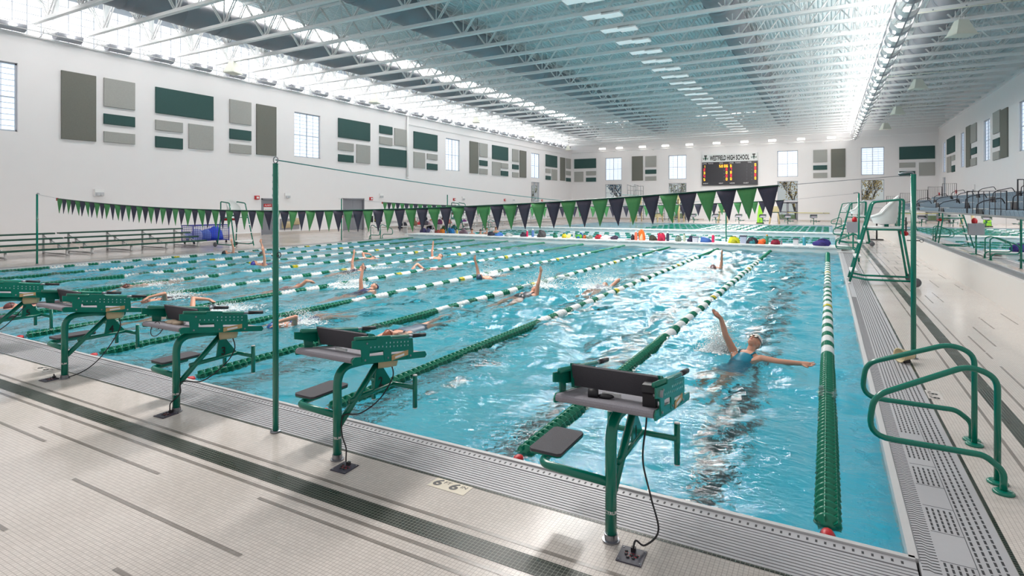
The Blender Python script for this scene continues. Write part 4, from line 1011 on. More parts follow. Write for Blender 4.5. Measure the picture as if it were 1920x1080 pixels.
def cable(o, pts, r=0.0055):
    # smooth through the points
    P_ = [Vector(p) for p in pts]; out = []
    for i in range(len(P_)-1):
        p0, p1, p2, p3 = P_[max(i-1,0)], P_[i], P_[i+1], P_[min(i+2,len(P_)-1)]
        for k in range(8):
            t = k/8; out.append(0.5*((2*p1)+(p2-p0)*t+(2*p0-5*p1+4*p2-p3)*t*t+(3*p1-p0-3*p2+p3)*t**3))
    out.append(P_[-1]); b = MB(); b.tube(out, r, 6); return b.build('cable', BLACK, o)
def number(o, n_):
    b = MB(); v, f = text_geo(str(n_), 0.11, bold=0.003)
    for s in (-1, 1): b.add([(p[0]*s, p[1], 0) for p in v] if s < 0 else v, f, 0, False, basis((s*0.0075, 0.475, 0.43), (0,s,0), (0,0,1)))
    b.build('lane_number', INK, o)
def pole_text(o):
    v, f = text_geo('SPECTRUM', 0.027, 'LEFT', bold=0.0004); R_ = 0.0337; b = MB(); a0 = -3.72
    b.add([(R_*math.cos(a0+p[0]/R_), R_*math.sin(a0+p[0]/R_), 0.165+p[1]) for p in v], f); b.build('pole_lettering', WHITE_P, o)
def deck_box(x, y, label, rz=0.0):
    o = thing('floor_socket_plate', label, 'floor plate', (x, y, 0), rz, 'dark socket plates in the deck')
    b = MB(); c = 0.01
    b.prism([(-0.07,-0.075,0.0),(0.07,-0.075,0.0),(0.07,0.075,0.0),(-0.07,0.075,0.0)], (0,0,0.007))
    for (px, py) in ((-0.058,-0.06),(0.058,-0.06),(0.058,0.06),(-0.058,0.06)): b.lathe([(0.001,0.006),(0.005,0.006),(0.005,0.009),(0.001,0.009)], 8, 1, Matrix.Translation((px,py,0)))
    b.build('plate', [mat('socket_plate', (66,64,78), 0.5, var=0.08), CHROME], o)
    b = MB(); 
    for i, (px, py) in enumerate(((-0.03,0.0),(0.0,0.0),(0.03,0.0),(-0.015,-0.025),(0.015,-0.025),(-0.035,0.025))): b.lathe([(0.002,0.006),(0.009,0.006),(0.009,0.012),(0.002,0.012)], 10, 0, Matrix.Translation((px,py,0)))
    b.build('socket', BLACK, o)
    b = MB()
    for (px, py) in ((-0.03,0.013),(0.0,0.014),(0.03,0.013),(-0.012,-0.011),(0.02,-0.011)): b.box(px-0.011, px+0.011, py-0.003, py+0.003, 0.0068, 0.0078)
    b.build('label', RED, o)
    b = MB(); b.box(-0.012,0.012,0.03,0.055,0.006,0.03); b.build('plug', BLACK, o)
BY = 3.18
BXS = [-1.10, -3.28, -5.36, -7.47, -9.60]
looks = ['starting block nearest the camera, grey board with a black kick plate and cup on top', 'green starting block numbered 2 beside the tall ringed post',
         'green starting block numbered 3 with a towel and cable lying on it', 'green starting block numbered 4 between blocks 3 and 5', 'green starting block numbered 5, cut off by the left picture edge']
cab = [[(0.11,0.36,0.71),(0.115,0.33,0.6),(0.13,0.2,0.42),(0.2,0.12,0.25),(0.26,0.06,0.1),(0.2,0.0,0.03),(0.157,-0.03,0.06),(0.15,-0.055,0.03)],
       [(0.09,0.52,0.60),(0.09,0.53,0.5),(0.07,0.40,0.36),(0.05,0.2,0.30),(0.03,0.03,0.33),(0.05,0.0,0.2),(0.11,-0.02,0.12),(0.13,-0.04,0.05),(0.13,-0.04,0.03)],
       [(0.09,0.52,0.60),(0.09,0.54,0.48),(0.08,0.44,0.35),(0.06,0.22,0.24),(0.04,0.03,0.28),(0.06,0.0,0.18),(0.0,-0.05,0.1),(-0.0,-0.06,0.05),(0.0,-0.06,0.03)],
       [(0.09,0.52,0.60),(0.09,0.52,0.46),(0.09,0.36,0.22),(0.08,0.2,0.08),(0.03,0.06,0.02),(-0.05,-0.05,0.01),(-0.1,-0.06,0.05),(-0.1,-0.06,0.03)],
       [(0.13,0.4,0.58),(0.1,0.2,0.35),(0.05,0.0,0.2),(-0.05,-0.05,0.05),(-0.1,-0.06,0.03)]]
blocks = []
for i in range(5):
    o = proto if i == 0 else copy_tree(proto, None)
    blocks.append(o)
far_blocks = []
for i in range(7):
    far_blocks.append(copy_tree(proto, None, skip=('sticker','label_strip','end_cap')))
for i, o in enumerate(blocks):
    o.location = (BXS[i], BY, 0); o['label'] = looks[i]; number(o, i+1); pole_text(o); cable(o, cab[i])
    off = ((0.15,-0.09), (0.155,-0.08), (-0.0,-0.095), (-0.1,-0.1), (-0.1,-0.1))[i]
    deck_box(BXS[i]+off[0], BY+off[1], 'dark square socket plate in the deck at the foot of starting block %d' % (i+1), 0.05)
for i, o in enumerate(far_blocks):
    o.location = (-1.15-2.2*i, 60.95, 0.0); o.rotation_euler = (0,0,PI); o['label'] = 'starting block on the far deck below the scoreboard wall, %s from the right corner' % ORD[i]; o['group'] = 'far starting blocks'
# things lying on the blocks
def on_block(bi, x, y): return (BXS[bi]+x, BY+y, zt(y)+0.001)
o = thing('relay_sensor', 'small black cup-shaped sensor lying on the board of the nearest starting block', 'sensor', on_block(0, -0.06, -0.04), 0.25)
b = MB(); b.lathe([(0.005,-0.028),(0.024,-0.026),(0.026,0.03),(0.02,0.03),(0.016,-0.01),(0.004,-0.01)], 14, 0, Matrix.Translation((-0.03,0,0.026)) @ Matrix.Rotation(-PI/2, 4, 'Y')); b.build('cup', BLACK, o); b = MB(); b.ell((0.04,0,0.014), (0.05,0.022,0.014), 12, 6); b.build('tail', BLACK, o)
o = thing('timing_unit', 'black box clamped on the right end of the nearest starting block', 'timing unit', on_block(0, 0.235, -0.02), 0.1)
b = MB(); b.box(-0.035,0.035,-0.045,0.045,0.0,0.12); b.prism([(-0.035,-0.045,0.08),(-0.035,-0.075,0.1),(-0.035,-0.06,0.135),(-0.035,0.045,0.125)], (0.07,0,0)); fixn(b.build('case', BLACK, o))
b = MB(); b.lathe([(0.004,-0.02),(0.02,-0.02),(0.02,0.03),(0.004,0.03)], 12, 0, Matrix.Translation((0.045,-0.04,0.09)) @ Matrix.Rotation(PI/2, 4, 'Y')); b.build('knob', GREY_P, o)
o = thing('towel', 'small crumpled tan towel lying on starting block 3', 'towel', on_block(2, -0.06, 0.0)); b = MB()
for k in range(6): b.ell((-0.05+0.03*k, 0.02*math.sin(k*2.1), 0.014), (0.045,0.04,0.016+0.006*(k % 2)), 10, 6)
b.build('cloth', mat('towel_tan', (178,160,140), 0.9, bump=0.3), o)
b = MB(); b.tube([(BXS[2]-0.1+0.07*math.cos(a)+0.01*a, BY-0.15+0.03*math.sin(a), 0.80+0.06*math.sin(a)) for a in [k*0.35 for k in range(20)]], 0.004, 5); tag(b.build('looped_cable', BLACK), 'thin black cable hanging in a loop off the rear edge of starting block 3', 'cable')
o = thing('horn_speaker', 'small beige horn speaker lying on the deck at the foot of the right pennant post', 'speaker', (0.84, 8.5, 0.095), 0.65)
b = MB(); b.lathe([(0.01,-0.10),(0.05,-0.095),(0.062,0.0),(0.082,0.08),(0.09,0.09),(0.076,0.085),(0.04,0.0),(0.012,0.03)], 18, 0, Matrix.Rotation(-PI/2, 4, 'Y')); b.build('horn', BEIGE, o)
b = MB(); b.box(-0.03,0.05,-0.02,0.02,-0.095,-0.05); b.build('foot', BLACK, o)
# depth markers set in the deck
def marker(x, y, ex, ey, label, txt, tm=None):
    o = thing('depth_marker', label, 'depth marker', (x, y, 0.0014))
    ex, ey = Vector(ex), Vector(ey); M_ = basis((0,0,0), ex, ey)
    b = MB(); b.add([(-0.15,-0.025,0),(0.15,-0.025,0),(0.15,0.1,0),(-0.15,0.1,0)], [(0,1,2,3)], 0, False, M_); b.build('tile', tm or CREAM, o)
    b = MB()
    for (t, sx, s, zz, bd) in txt: 
        v, f = text_geo(t, s, bold=bd); b.add([(p[0]*1.15+sx+p[1]*0.12, p[1]+zz, 0.0006) for p in v], f, 0, False, M_)
    b.build('lettering', INK, o)
T66 = (('6',-0.105,0.115,0.006,0.004), ('FT',-0.038,0.045,0.05,0.0006), ('6',0.03,0.115,0.006,0.004), ('IN',0.098,0.045,0.05,0.0006))
marker(-2.285, 3.215, (1,0,0), (0,1,0), 'cream depth marker reading 6 FT 6 IN in the deck left of the nearest block', T66)
marker(-8.1, 3.215, (1,0,0), (0,1,0), 'cream depth marker reading 6 FT 6 IN in the deck left of block 4', T66, mat('pale_tile', (206,199,194), 0.3, var=0.03))
marker(0.99, 7.2, (0,1,0), (-1,0,0), 'depth marker with black figures 6 6 in the right deck beyond the stair rails', T66, mat('pale_tile', (206,199,194), 0.3, var=0.03))
# ================================================================== LEFT BLEACHERS
def bleacher(x, y0, y1, rows, z0, dz, dx, label, seat_m, grp=None):
    o = thing('bleachers', label, 'bleachers', (x, (y0+y1)/2, 0), 0, grp); h = (y1-y0)/2
    for k in range(rows):
        z = z0+k*dz; xx = -dx*k
        b = MB(); b.prism([(xx-0.24,-h,z-0.01),(xx-0.23,-h,z+0.04),(xx+0.0,-h,z+0.04),(xx+0.02,-h,z+0.02),(xx+0.02,-h,z-0.02)], (0,2*h,0)); fixn(b.build('seat_plank', seat_m, o))
        if k: b = MB(); b.box(xx+0.06, xx+0.06+dx*0.5, -h, h, z-dz*0.9-0.05, z-dz*0.9); b.build('foot_plank', ALU, o)
    ys = [-h+0.35+(2*h-0.7)*i/3 for i in range(4)]
    for y in ys:
        b = MB()
        for k in range(rows):
            z = z0+k*dz; xx = -dx*k-0.1; b.box(xx-0.03, xx+0.03, y-0.03, y+0.03, 0.0 if k in (0, rows-1) else z-0.2, z)
        b.tube([(0,y,0.05),(-dx*(rows-1)-0.1,y,0.05)], 0.03, 4, sq=1); b.tube([(0,y,z0-0.07),(-dx*(rows-1)-0.1,y,z0+dz*(rows-1)-0.07)], 0.018, 4, sq=1)
        b.build('support_frame', ALU, o)
    return o
bleacher(-25.1, 4.9, 11.15, 4, 0.27, 0.17, 0.62, 'low four-row bleachers with green seats on the left deck, cut by the picture edge', GREEN_D, 'green low bleachers')
bleacher(-25.1, 11.3, 16.3, 4, 0.27, 0.17, 0.62, 'low four-row bleachers with green seats on the left deck next to the blue cart', GREEN_D, 'green low bleachers')
bleacher(-26.0, 34.5, 44.0, 5, 0.42, 0.26, 0.7, 'bare aluminium five-row bleachers behind the piles of bags on the left', ALU, 'aluminium bleachers')
bleacher(-26.0, 45.2, 57.0, 5, 0.42, 0.26, 0.7, 'bare aluminium five-row bleachers at the far end of the left wall', ALU, 'aluminium bleachers')
# blue mesh cart with folded lane covers
BLUE_P = mat('cart_blue', (56,60,150), 0.4); o = thing('mesh_cart', 'blue wire mesh cart full of blue folded sheets on the left deck', 'cart', (-27.4, 17.75, 0))
b = MB()
for sx in (-0.45, 0.45):
    for sy in (-0.95, 0.95): b.tube([(sx,sy,0.1),(sx,sy,0.92)], 0.025, 6)
for z in (0.15, 0.9):
    b.tube([(-0.45,-0.95,z),(0.45,-0.95,z),(0.45,0.95,z),(-0.45,0.95,z)], 0.022, 6, closed=True, smooth=False)
b.build('frame', BLUE_P, o); b = MB()
for k in range(1, 16): y = -0.95+1.9*k/16; b.tube([(0.45,y,0.15),(0.45,y,0.9)], 0.006, 4); b.tube([(-0.45,y,0.15),(-0.45,y,0.9)], 0.006, 4)
for k in range(1, 8): z = 0.15+0.75*k/8; b.tube([(-0.45,-0.95,z),(0.45,-0.95,z),(0.45,0.95,z),(-0.45,0.95,z)], 0.006, 4, closed=True, smooth=False)
for k in range(1, 8): x = -0.45+0.9*k/8; b.tube([(x,-0.95,0.15),(x,-0.95,0.9)], 0.006, 4); b.tube([(x,0.95,0.15),(x,0.95,0.9)], 0.006, 4)
b.build('mesh', BLUE_P, o); b = MB(); b.box(-0.45,0.45,-0.95,0.95,0.13,0.16); b.build('floor_panel', BLUE_P, o)
for sx in (-0.38, 0.38):
    for sy in (-0.85, 0.85): b = MB(); b.lathe([(0.01,-0.02),(0.06,-0.02),(0.06,0.02),(0.01,0.02)], 10, 0, Matrix.Translation((sx,sy,0.06)) @ Matrix.Rotation(PI/2, 4, 'X')); b.build('caster', BLACK, o)
def lump(seed, rx, ry, rz, n=18, m=12, amp=0.12, flat=0.25):
    r = random.Random(seed); ph_ = [(r.uniform(1.5,5), r.uniform(1.5,5), r.uniform(1.5,5), r.uniform(0,6)) for _ in range(5)]
    b = MB(); b.ell((0,0,0), (1,1,1), n, m); v = []
    for p in b.v:
        q = sum(math.sin(a*p[0]+c*p[1]+d*p[2]+e_) for a, c, d, e_ in ph_)/5; k = 1+amp*2*q
        z = max(p[2]*k, -flat); v.append((p[0]*k*rx, p[1]*k*ry, (z+flat)*rz/(1+flat)))
    b.v = v; return b
for i, (y, z, c, s) in enumerate(((-0.62,0.17,(150,160,210),3), (-0.2,0.17,(90,120,205),5), (0.35,0.17,(40,80,215),8))):
    lump(s, 0.36, 0.36 if i < 2 else 0.5, 0.5 if i < 2 else 0.62, amp=0.25).build('folded_sheet', mat('sheet_blue_%d' % i, c, 0.5, bump=0.3, scale=14), None, (-27.4, 17.75+y, z))
for ob, lb in zip([x for x in COL.objects if x.name.startswith('folded_sheet')], ('pale lilac and red crumpled sheet at the near end of the blue mesh cart', 'mid blue crumpled sheet in the middle of the blue mesh cart', 'bright blue bulky folded sheet at the far end of the blue mesh cart')): tag(ob, lb, 'sheet', 'sheets in the blue cart')

# ================================================================== RIGHT SIDE: railing, seats
o = thing('glass_railing', 'frameless glass railing with a steel cap rail on the low wall by the spectator seats', 'railing', (LX+0.12, 30, 0.64))
b = MB(); b.box(-0.05,0.05,-25,28,0.0,0.09); b.build('base_shoe', CHROME, o)
b = MB(); b.box(-0.025,0.025,-25,28,1.045,1.085); b.build('cap_rail', CHROME, o)
y = -25.0
pm = MB().box(-0.008,0.008,0.008,1.31,0.06,1.05).mesh('glass_panel', GLASS)
while y < 27.5: link('glass_panel', pm, o, (0,y,0)); y += 1.32
SEAT = mat('seat_blue_grey', (128,148,164), 0.5, var=0.05); SEATD = mat('seat_seam', (84,98,112), 0.6)
RAILB = mat('rail_black', (38,38,46), 0.45)
o = thing('telescopic_bleachers', 'blue-grey telescopic spectator bleachers behind the glass railing', 'bleachers', (0, 0, 0.62))
for k in range(4):
    x0 = 5.0+1.02*k; z = 1.14+0.27*k
    b = MB(); b.prism([(x0,20,z-0.26),(x0-0.06,20,z-0.02),(x0-0.02,20,z),(x0+0.42,20,z),(x0+0.44,20,z-0.06),(x0+0.2,20,z-0.26)], (0,42,0)); y = 20.23
    while y < 62: b.prism([(x0-0.002,y,z-0.25),(x0-0.064,y,z-0.02),(x0-0.03,y,z+0.003),(x0-0.03,y+0.03,z-0.05)], (0,0.025,0), 1); y += 0.46
    b.build('seat_row', [SEAT, SEATD], o)
    b = MB(); b.box(x0+0.1, x0+1.1, 20, 62, z-0.36, z-0.27); b.box(x0+0.44, x0+0.5, 20, 62, -0.62 if k > 3 else z-0.6, z-0.27); b.build('deck', GREY_P, o)
    for i, ya in enumerate((26.5, 34.5, 43, 51.5)):
        b = MB(); b.box(x0-0.075, x0+0.05, ya+0.25*k, ya+0.25*k+0.8, z-0.25, z+0.006); b.build('aisle_gap', BLACK, o)
        b = MB(); b.box(x0-0.09, x0+0.3, ya+0.25*k+0.9, ya+0.25*k+1.4, z+0.0, z+0.03); b.build('aisle_step', WHITE_P, o)
def guard_panel(x0, x1, y, z, h, label):
    o = thing('guard_rail', label, 'guard rail', (0, y, z), 0, 'black guard rails of the bleachers'); b = MB()
    b.tube([(x0,0,0),(x0,0,h),(x1,0,h),(x1,0,0)], 0.024, 6, smooth=False); b.tube([(x0,0,0.1),(x1,0,0.1)], 0.02, 6); b.build('frame', RAILB, o)
    b = MB(); n_ = max(3, int((x1-x0)/0.13))
    for k in range(1, n_): x = x0+(x1-x0)*k/n_; b.tube([(x,0,0.1),(x,0,h)], 0.011, 5)
    b.build('balusters', RAILB, o)
for k in range(5):
    guard_panel(4.7+1.02*k, 5.68+1.02*k, 61.9, 0.62+0.9+0.27*k, 1.15, 'black guard rail at the far end of the bleachers, %s step up' % ORD[k])
for k in range(4):
    guard_panel(4.0+1.05*k, 5.0+1.05*k, 23.6-1.0*(k % 2), 0.62+0.55+0.33*k, 1.2, 'black guard rail at the camera end of the bleachers, %s step up' % ORD[k])
for i, ya in enumerate((26.5, 34.5, 43, 51.5)):
    o = thing('aisle_handrail', 'black looped aisle handrails on the bleachers, %s aisle from the camera' % ORD[i], 'handrail', (0, ya, 0.62), 0, 'aisle handrails of the bleachers')
    for k in range(4):
        x0 = 4.75+1.02*k; z = 0.9+0.27*k; b = MB(); b.tube(fillet([(x0,0,z-0.1),(x0+0.03,0,z+0.42),(x0+0.2,0,z+0.54),(x0+0.72,0,z+0.66),(x0+0.82,0,z+0.46)], 0.09, 5), 0.019, 7); b.build('loop', RAILB, o)
# timing cabinet, stand and hook pole
o = thing('timing_cabinet', 'grey cabinet on a green stand on the right deck beside the bulkhead end', 'cabinet', (0.95, 28.3, 0)); b = MB(); b.box(-0.24,0.24,-0.15,0.15,0.75,1.2); b.build('box', GREY_P, o); b = MB(); b.tube([(0,0,0.02),(0,0,0.75)], 0.03, 8); b.box(-0.2,0.2,-0.15,0.15,0,0.03); b.build('stand', GREEN, o)
b = MB(); b.lathe([(0.01,0),(0.09,0.01),(0.1,0.12),(0.06,0.2),(0.01,0.22)], 12, 0, Matrix.Translation((0.05,0,1.2))); b.build('beacon', RED, o)
o = thing('floor_stand', 'small black stand with a flat foot on the right deck behind the lifeguard chairs', 'stand', (2.35, 37, 0)); b = MB(); b.tube([(0,0,0.03),(0,0,1.25)], 0.04, 8); b.build('post', BLACK, o); b = MB(); b.box(-0.3,0.3,-0.25,0.25,0,0.05); b.build('foot', BLACK, o)
o = thing('life_hook', 'long yellow life hook pole hung on the far wall right of the glazed doors', 'life hook', (-4.4, NY-0.15, 0.95)); b = MB(); b.tube([(0.3,0,0.03),(4.6,0,0.0)], 0.035, 6); b.build('pole', mat('pole_yellow', (222,214,130), 0.4), o)
b = MB(); b.tube(fillet([(0.3,0,0.03),(-0.2,0,0.02),(-0.45,0,-0.3),(-0.2,0,-0.75)],0.3,6), 0.03, 6); b.build('hook', GREY_P, o)
for q in (0.9, 4.0): b = MB(); b.box(q-0.03,q+0.03,-0.04,0.15,-0.05,0.05); b.build('wall_bracket', GREY_P, o)
# diving boards
def diving(px, label, h=3.0, y=64.5):
    x = on_y(px, 366, y)[0]; o = thing('diving_board', label, 'diving board', (x, y, 0), 0, 'springboards')
    b = MB(); b.box(-0.25,0.25,-4.2,1.2,h-0.06,h); b.build('board', mat('board_aqua', (150,190,190), 0.5), o)
    b = MB(); b.box(-0.35,0.35,-1.2,1.4,h-0.5,h-0.1); b.tube([(-0.3,-1,0),(-0.3,-0.8,h-0.4)], 0.07, 8); b.tube([(0.3,-1,0),(0.3,-0.8,h-0.4)], 0.07, 8); b.tube([(-0.3,1.4,0),(-0.3,1.0,h-0.4)], 0.07, 8); b.tube([(0.3,1.4,0),(0.3,1.0,h-0.4)], 0.07, 8); b.build('stand', mat('stand_tan', (214,196,150), 0.5), o)
    for s in (-1, 1):
        b = MB(); b.tube(fillet([(s*0.42,-1.9,h+1.15),(s*0.42,0.3,h+1.0),(s*0.42,1.6,h+1.1),(s*0.42,1.7,0.1)],0.2,4), 0.03, 6); b.tube([(s*0.42,-1.7,h+0.55),(s*0.42,1.6,h+0.5)], 0.025, 6)
        for q in (-1.7, -0.5, 0.6): b.tube([(s*0.42,q,h-0.1),(s*0.42,q-0.12,h+1.12)], 0.028, 6)
        b.build('hand_rail', CHROME, o)
    b = MB()
    for k in range(9): b.tube([(-0.4,1.68,0.3+k*0.3),(0.4,1.68,0.3+k*0.3)], 0.022, 5)
    b.build('ladder_rung', CHROME, o)
diving(1192, 'three metre springboard with steel rails on the far deck, left of the pair'); diving(1272, 'three metre springboard with steel rails on the far deck in front of the clear window')
diving(1232, 'low springboard on a tan stand between the two high springboards', 1.0, 63.5)
# folding guard chairs / tan stools on the far deck
for i, px in enumerate((1355, 1452)):
    p = on_y(px, 400, 63.0); o = thing('deck_chair', 'tall tan chair on the far deck, %s' % ('left of the middle starting blocks','in front of the glazed doors')[i], 'chair', (p[0], 63, 0), 0, 'tan chairs on the far deck')
    for sx in (-0.45, 0.45):
        for sy in (-0.4, 0.4): b = MB(); b.tube([(sx,sy,0),(sx*0.7,sy*0.7,1.1)], 0.05, 6); b.build('leg', mat('stand_tan', (214,196,150), 0.5), o)
    b = MB(); b.box(-0.4,0.4,-0.35,0.35,1.1,1.18); b.build('seat', GREEN_D, o); b = MB(); b.box(-0.4,0.4,0.3,0.36,1.18,1.75); b.build('backrest', mat('stand_tan', (214,196,150), 0.5), o)
p = on_y(1425, 400, 62.6); o = thing('banner_stand', 'lime green upright stand on the far deck behind a starting block', 'stand', (p[0], 62.6, 0)); b = MB(); b.prism([(-0.3,0,0.1),(0.3,0,0.1),(0.22,0.02,0.9),(0.3,0.02,1.3),(0.1,0.02,1.9),(-0.1,0.02,1.9),(-0.2,0.02,1.2)], (0,0.16,0)); b.build('panel', mat('lime', (150,215,50), 0.5), o); b = MB(); b.box(-0.35,0.35,-0.1,0.3,0,0.1); b.build('foot', BLACK, o)

# ================================================================== BAGS, BOTTLES, TOWELS
def cm(c): return mat('cloth_%d_%d_%d' % c, c, 0.75, var=0.12, scale=14, bump=0.25)
SEEDN = [10]
GRP = ''
def bag(px0, px1, y, z, h, c, label, acc=None, name='bag'):
    SEEDN[0] += 1; A, B = on_y(px0, 400, y), on_y(px1, 400, y); wd = abs(B[0]-A[0])/2
    h *= 0.74 if z == 0.2 and name == 'bag' else 0.9
    o = thing(name, label, 'bag', ((A[0]+B[0])/2, y, z), 0, GRP); lump(SEEDN[0], wd*0.98, min(0.3, max(0.14, wd*0.7)), h, amp=0.17).build('body', cm(c), o)
    b = MB(); b.tube(fillet([(-wd*0.4,-0.06,h*0.8),(-wd*0.3,-0.1,h*0.99),(wd*0.3,-0.1,h*0.99),(wd*0.4,-0.06,h*0.8)],0.06,4), 0.014, 5); b.build('strap', cm(acc or (40,40,46)), o)
    lump(SEEDN[0]+50, wd*0.5, 0.1, h*0.55).build('pocket', cm(acc or tuple(int(v*0.8) for v in c)), o, (wd*0.05, -min(0.3, max(0.14, wd*0.7))*0.75, 0))
def bottle(px, y, z, h, c, label, cap=(230,230,230)):
    A = on_y(px, 400, y); o = thing('water_bottle', label, 'bottle', (A[0], y, z), 0, GRP); r = max(0.035, h*0.16)
    b = MB(); b.lathe([(r*0.9,0),(r,0.02),(r,h*0.72),(r*0.6,h*0.84),(r*0.55,h*0.86)], 12); b.build('body', mat('bottle_%d_%d_%d' % c, c, 0.25), o); b = MB(); b.lathe([(r*0.6,h*0.85),(r*0.62,h*0.94),(r*0.4,h),(0.005,h)], 12); b.build('cap', mat('cap_%d_%d_%d' % cap, cap, 0.4), o)
def towel(px0, px1, y, z, h, c, label, name='towel', cat='towel'):
    SEEDN[0] += 1; A, B = on_y(px0, 400, y), on_y(px1, 400, y); wd = abs(B[0]-A[0])/2; h *= 0.7
    tag(lump(SEEDN[0], wd, 0.2, h, amp=0.3).build(name, cm(c), None, ((A[0]+B[0])/2, y, z)), label, cat, GRP)
def crate(px0, px1, y, z, h, c, label):
    A, B = on_y(px0, 400, y), on_y(px1, 400, y); wd = abs(B[0]-A[0])/2; o = thing('plastic_box', label, 'box', ((A[0]+B[0])/2, y, z), 0, GRP)
    b = MB(); b.prism([(-wd*0.9,-0.12,0),(wd*0.9,-0.12,0),(wd,-0.14,h*0.86),(-wd,-0.14,h*0.86)], (0,0.26,0)); fixn(b.build('body', mat('box_%d' % c[0], c, 0.35), o)); b = MB(); b.box(-wd*1.04,wd*1.04,-0.16,0.14,h*0.86,h); b.build('lid', mat('lid_dark', (60,62,80), 0.4), o)
GRP = 'things on the first bulkhead'; yb, zb_ = 27.45, 0.2
bag(914,928,yb,zb_,0.3,(44,44,62),'black duffel bag on the bulkhead, left of the blue towel'); towel(929,941,yb,zb_,0.24,(60,110,180),'blue towel on the bulkhead beside a black duffel')
towel(947,960,yb,zb_,0.22,(170,176,176),'pale grey heap of gear on the bulkhead between blue towel and maroon bag','swim_gear','gear'); bag(976,987,yb,zb_,0.3,(58,44,66),'dark maroon bag with a pink bottle at its side on the bulkhead')
bottle(988.5,yb,zb_,0.36,(210,40,90),'pink bottle on the bulkhead touching a maroon bag'); bottle(999,yb,zb_,0.42,(86,120,180),'blue water bottle standing alone on the bulkhead')
bag(1008,1023,yb,zb_,0.42,(72,72,76),'dark grey backpack on the bulkhead next to the blue water bottle',None,'backpack'); bag(1037,1045,yb,zb_,0.28,(20,104,80),'small green bag on the bulkhead, left of the yellow bag'); bag(1054,1062,yb,zb_,0.3,(214,196,40),'yellow bag on the bulkhead, beside the small green bag')
towel(1063,1069,yb,zb_,0.3,(226,206,120),'pale yellow towel against the yellow bag'); bottle(1076,yb,zb_,0.34,(190,190,196),'clear bottle on the bulkhead right of the yellow bag')
bag(1079,1092,yb,zb_,0.3,(80,160,50),'lime green mesh bag of fins on the bulkhead',(30,90,140)); towel(1084,1096,yb+0.2,zb_,0.36,(30,84,130),'blue kick fins on top behind the lime mesh bag','swim_fins','fins'); bag(1093,1099,yb,zb_,0.26,(190,100,50),'small orange bag at the side of the lime mesh bag'); towel(1100,1112,yb,zb_,0.24,(110,130,116),'grey-green towel on the bulkhead left of the red bag')
bag(1116,1129,yb,zb_,0.32,(178,34,52),'bright red peaked bag on the bulkhead'); towel(1127,1143,yb,zb_,0.26,(222,206,208),'white and pink towel right of the red peaked bag'); bag(1145,1159,yb,zb_,0.24,(58,44,72),'low dark purple bag on the bulkhead')
A = on_y(1178,400,yb); o = thing('clipboard', 'flat dark clipboard lying on the bulkhead', 'clipboard', (A[0], yb, zb_), 0.2, GRP); b = MB(); b.box(-0.16,0.16,-0.13,0.13,0,0.014); b.build('board', BLACK, o); b = MB(); b.box(-0.06,0.06,0.09,0.13,0.014,0.03); b.build('clip', CHROME, o)
bag(1183,1191,yb,zb_,0.36,(40,40,52),'narrow black bag behind an orange bottle on the bulkhead'); bottle(1192.5,yb-0.15,zb_,0.46,(232,116,90),'tall coral bottle on the bulkhead beside the orange backpack')
bag(1197,1210,yb,zb_,0.6,(236,112,36),'bright orange upright backpack on the bulkhead',(240,180,140),'backpack'); bag(1216,1232,yb,zb_,0.36,(60,62,50),'olive black bag on the bulkhead between orange and crimson backpacks'); bag(1232,1248,yb,zb_,0.44,(196,30,74),'crimson backpack on the bulkhead',None,'backpack')
bottle(1252,yb,zb_,0.44,(60,60,84),'slim dark bottle right of the crimson backpack'); bag(1266,1277,yb,zb_,0.38,(120,140,128),'grey-green bag with a dark strap on the bulkhead'); bottle(1283,yb,zb_,0.38,(190,200,180),'white and green bottle right of the grey-green bag',(90,110,80))
bag(1289,1303,yb,zb_,0.36,(34,38,72),'navy bag leaning on a white box on the bulkhead'); crate(1299,1309,yb-0.25,zb_,0.26,(206,208,220),'white plastic box in front of the navy bag'); towel(1312,1333,yb,zb_,0.32,(58,98,166),'large blue towel heap on the bulkhead'); bottle(1337,yb,zb_,0.4,(206,40,90),'crimson bottle right of the large blue towel heap')
bag(1365,1388,yb,zb_,0.42,(196,196,30),'large yellow-green bag on the bulkhead right of the green post'); crate(1388,1400,yb,zb_,0.36,(176,184,208),'pale blue plastic box on the bulkhead by the yellow-green bag'); bag(1400,1422,yb,zb_,0.42,(48,44,56),'long black duffel with a teal end on the bulkhead',(40,120,130)); towel(1421,1436,yb,zb_,0.3,(222,98,40),'orange towel flap at the end of the long black duffel'); bottle(1438,yb,zb_,0.42,(60,140,110),'green bottle with an orange cap on the bulkhead',(220,150,60))
bag(1445,1463,yb,zb_,0.3,(140,24,54),'maroon bag on the bulkhead between green bottle and grey mug'); bottle(1465.5,yb,zb_,0.2,(150,140,150),'small grey mug beside the maroon bag',(90,80,90)); crate(1487,1497,yb,zb_,0.28,(214,216,222),'clear plastic box with a dark lid near the right end of the bulkhead'); bottle(1508,yb,zb_,0.4,(70,160,180),'teal bottle near the right end of the bulkhead'); bag(1524,1557,yb,zb_,0.38,(52,44,122),'large dark purple bag at the right end of the bulkhead')
